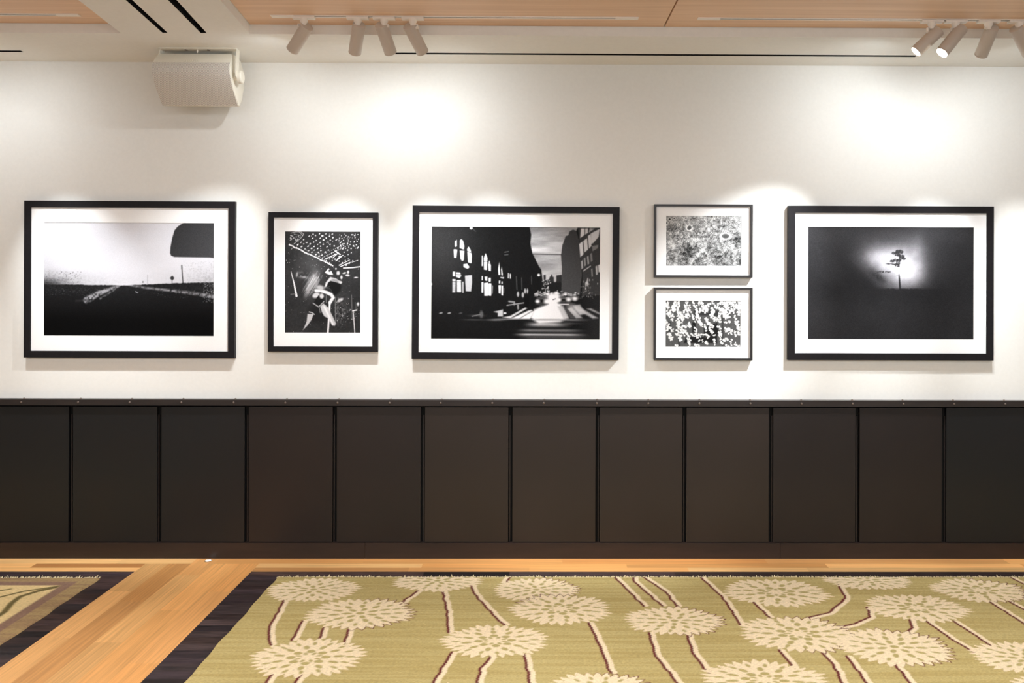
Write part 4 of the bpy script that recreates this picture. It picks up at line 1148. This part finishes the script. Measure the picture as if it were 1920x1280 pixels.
def speaker():
    # right and left outline of the cabinet: pixel and distance from the camera
    Rp = [(445, 101.5, 5.035), (439.5, 109, 5.01), (435, 117.7, 4.988), (434.0, 126, 4.98), (434.3, 136, 4.98), (436.5, 150, 5.0), (440, 168, 5.035), (444.5, 184, 5.08), (449.2, 198.5, 5.12)]
    back = [(5.14, 199.6), (5.18, 186), (5.205, 168), (5.21, 150), (5.20, 132), (5.17, 115), (5.10, 103.5)]
    YW = lambda d: -(D - d)
    Xr = -1.797; Xl = -2.253
    q = [(YW(d), at_y(x, y, YW(d)).z) for x, y, d in Rp] + [(YW(d), at_y(455, y, YW(d)).z) for d, y in back]
    cx_ = (Xl + Xr) / 2
    root = empty('mounted_loudspeaker', (cx_, YW(5.07), ZC), label='white perforated loudspeaker hanging under the ceiling above the road photograph', cat='speaker', kind='thing')
    nf = len(Rp)

    def xr(i): return Xr + (.018 if i == 0 else .008 if i == 1 else 0)
    # cabinet
    bm = bmesh.new(); n = len(q)
    top_in = lambda i: .014 if i in (0, n - 1) else (.006 if i in (1, n - 2) else 0)
    vl = [bm.verts.new((Xl + top_in(i), y, z)) for i, (y, z) in enumerate(q)]
    vr = [bm.verts.new((Xr - top_in(i), y, z)) for i, (y, z) in enumerate(q)]
    for i in range(n):
        j = (i + 1) % n; bm.faces.new((vl[i], vl[j], vr[j], vr[i]))
    bm.faces.new(list(reversed(vl))); bm.faces.new(vr)
    bmesh.ops.recalc_face_normals(bm, faces=bm.faces)
    bevel_all(bm, .004, 3, 0.9)
    link('cabinet', bm, M_SPK, root, smooth=True)
    # grille: curved perforated sheet over the front
    me_pts = q[2:9]
    zz = np.array([p[1] for p in me_pts]); yy = np.array([p[0] for p in me_pts]); zm = zz.mean()
    cf = np.polyfit(zz - zm, yy, 3)
    fine = [(float(min(np.polyval(cf, z - zm), np.interp(-z, -zz, yy)) - .0005), float(z)) for z in np.linspace(zz[0], zz[-1], 26)]
    fine = [(float(np.polyval(cf, z - zm)) - .003, z) for _, z in fine]
    bm = bmesh.new(); uvl = bm.loops.layers.uv.new('UVMap'); s = 0; prev = None; rows = []
    for y, z in fine:
        if prev: s += math.hypot(y - prev[0], z - prev[1])
        prev = (y, z)
        rows.append((s, [bm.verts.new((x, y - .0035, z)) for x in (Xl + .004, Xr - .004)]))
    for (s0, a), (s1, b) in zip(rows, rows[1:]):
        f = bm.faces.new((a[0], b[0], b[1], a[1]))
        for lp, uvv in zip(f.loops, ((Xl, s0), (Xl, s1), (Xr, s1), (Xr, s0))): lp[uvl].uv = uvv
    # turned edges
    for a, b in zip(rows, rows[1:]):
        for k in (0, 1):
            p0, p1 = a[1][k].co, b[1][k].co
            quad(bm, p0, p1, p1 + Vector((0, .006, 0)), p0 + Vector((0, .006, 0)))
    for r in (rows[0], rows[-1]):
        p0, p1 = r[1][0].co, r[1][1].co
        quad(bm, p0, p1, p1 + Vector((0, .006, 0)), p0 + Vector((0, .006, 0)))
    m = mat('speaker_grille', L4(226, 220, 210), .5, .4); nt = m.node_tree; lk = nt.links.new
    uvn = N(m, 'ShaderNodeUVMap'); mp = N(m, 'ShaderNodeMapping'); mp.inputs['Rotation'].default_value = (0, 0, math.pi / 4); mp.inputs['Scale'].default_value = (160, 160, 160)
    lk(uvn.outputs['UV'], mp.inputs['Vector'])
    fr = N(m, 'ShaderNodeVectorMath', operation='FRACTION'); lk(mp.outputs['Vector'], fr.inputs[0])
    sb = N(m, 'ShaderNodeVectorMath', operation='SUBTRACT'); sb.inputs[1].default_value = (.5, .5, 0); lk(fr.outputs['Vector'], sb.inputs[0])
    sp = N(m, 'ShaderNodeSeparateXYZ'); lk(sb.outputs['Vector'], sp.inputs[0])
    cb = N(m, 'ShaderNodeCombineXYZ'); lk(sp.outputs['X'], cb.inputs['X']); lk(sp.outputs['Y'], cb.inputs['Y'])
    ln_ = N(m, 'ShaderNodeVectorMath', operation='LENGTH'); lk(cb.outputs['Vector'], ln_.inputs[0])
    mr = N(m, 'ShaderNodeMapRange'); mr.inputs['From Min'].default_value = .26; mr.inputs['From Max'].default_value = .36; lk(ln_.outputs['Value'], mr.inputs['Value'])
    mx = N(m, 'ShaderNodeMix', data_type='RGBA'); mx.inputs[6].default_value = L4(118, 110, 104); mx.inputs[7].default_value = L4(232, 226, 218)
    lk(mr.outputs['Result'], mx.inputs['Factor']); lk(mx.outputs[2], nt.nodes['Principled BSDF'].inputs['Base Color'])
    bmesh.ops.remove_doubles(bm, verts=bm.verts, dist=1e-5)
    link('grille', bm, m, root, smooth=True)
    # raised lettering-like maker's strip: nothing legible in the photograph, so a plain low badge
    y0, z0 = q[1]; y1, z1 = q[2]
    bm = bmesh.new(); xa = cx_ - .045
    rnd = random.Random(2)
    for k in range(8):
        t0, t1 = .45, .85
        a = Vector((xa + k * .0115, y0 + (y1 - y0) * t0, z0 + (z1 - z0) * t0)); b = Vector((xa + k * .0115, y0 + (y1 - y0) * t1, z0 + (z1 - z0) * t1))
        bar(bm, a + Vector((0, -.001, .001)), b + Vector((0, -.001, .001)), .003, .003, (1, 0, 0))
    link('badge', bm, M_SPK, root)
    # U bracket on the soffit
    pyc = YW(5.025); bw = .055
    xl_, xr_ = -2.222, -1.772
    kz = at_y(452.7, 146, YW(5.06)).z
    bm = bmesh.new()
    box(bm, (xl_, pyc - bw / 2, ZC - .006), (xr_, pyc + bw / 2, ZC - .0002))
    bevel_all(bm, .0015, 2)
    bar(bm, (xr_, pyc + .008, ZC - .001), (xr_, pyc - .012, kz - .01), .004, bw * .8)
    bar(bm, (xl_, pyc + .02, ZC - .001), (Xl - .012, pyc + .03, kz - .02), .004, bw)
    br = link('bracket', bm, M_SPK, root)
    bm = bmesh.new(); lathe(bm, (Xr - .002, YW(5.045), kz), (1, 0, 0), [(0, .02), (.028, .02), (.0285, .038), (.046, .038), (.052, .033), (.053, .02)], 36); link('knob', bm, M_SPK, br, smooth=True)
    bm = bmesh.new(); lathe(bm, (Xl + .002, YW(5.085), kz), (-1, 0, 0), [(0, .034), (.018, .034), (.026, .031), (.030, .022)], 36); link('knob', bm, M_SPK, br, smooth=True)
    for x in (cx_ - .045, cx_ + .085):
        bm = bmesh.new(); lathe(bm, (x, pyc - .004, ZC - .0055), (0, 0, -1), [(0, .010), (.004, .009), (.006, .004)], 16); link('screw', bm, M_BOLT, br, smooth=True)
    bm = bmesh.new(); lathe(bm, (cx_ + .02, pyc - .004, ZC - .004), (0, 0, -1), [(0, .004), (.018, .004), (.020, .003)], 12); link('stud', bm, M_SPK, br, smooth=True)
    return root


speaker()

# ------------------------------------------------------------------ added fill lights, without fixtures


def area(name, loc, rot, sx, sy, e, col):
    ld = bpy.data.lights.new(name, 'AREA'); ld.shape = 'RECTANGLE'; ld.size = sx; ld.size_y = sy; ld.energy = e; ld.color = col
    o = bpy.data.objects.new(name, ld); o.location = loc; o.rotation_euler = rot; COL.objects.link(o)
    return o


area('room_fill', (0.6, -8.2, 1.7), (math.radians(90), 0, 0), 11, 2.2, 50, (.9, .955, 1.0))  # unseen panel added behind the camera as even fill on the wall
area('down_fill', (0.2, -4.1, ZC - .03), (0, 0, 0), 9.5, .5, 120, (.89, .95, 1.0))  # added overhead panel that brightens the floor, no fixture
area('back_fill', (0.2, -6.6, ZC - .03), (math.radians(12), 0, 0), 9, .5, 130, (.89, .95, 1.0))  # added fill panel above and behind the camera, no fixture
area('ceiling_fill', (0.2, -6.0, 2.45), (math.radians(180), 0, 0), 9, .6, 140, (.92, .97, 1.0))  # added upward panel that brightens the ceiling
for i in range(6):
    ld = bpy.data.lights.new('floor_fill', 'SPOT'); ld.energy = 130; ld.spot_size = math.radians(72); ld.spot_blend = .9  # unseen spots added to brighten rug and floor, no fixtures
    ld.shadow_soft_size = .05; ld.color = (.93, .97, 1.0)
    o = bpy.data.objects.new('floor_fill', ld); COL.objects.link(o); o.location = (-4.4 + 1.75 * i, -1.95, ZC - .01)

w = bpy.data.worlds.new('world'); sc.world = w; w.use_nodes = True
w.node_tree.nodes['Background'].inputs['Color'].default_value = (1.0, .93, .85, 1)
w.node_tree.nodes['Background'].inputs['Strength'].default_value = 0.3
sc.view_settings.view_transform = 'Standard'
sc.view_settings.look = 'None'
sc.view_settings.exposure = 0.0
sc.cycles.max_bounces = 8
sc.cycles.diffuse_bounces = 5
sc.cycles.use_denoising = True
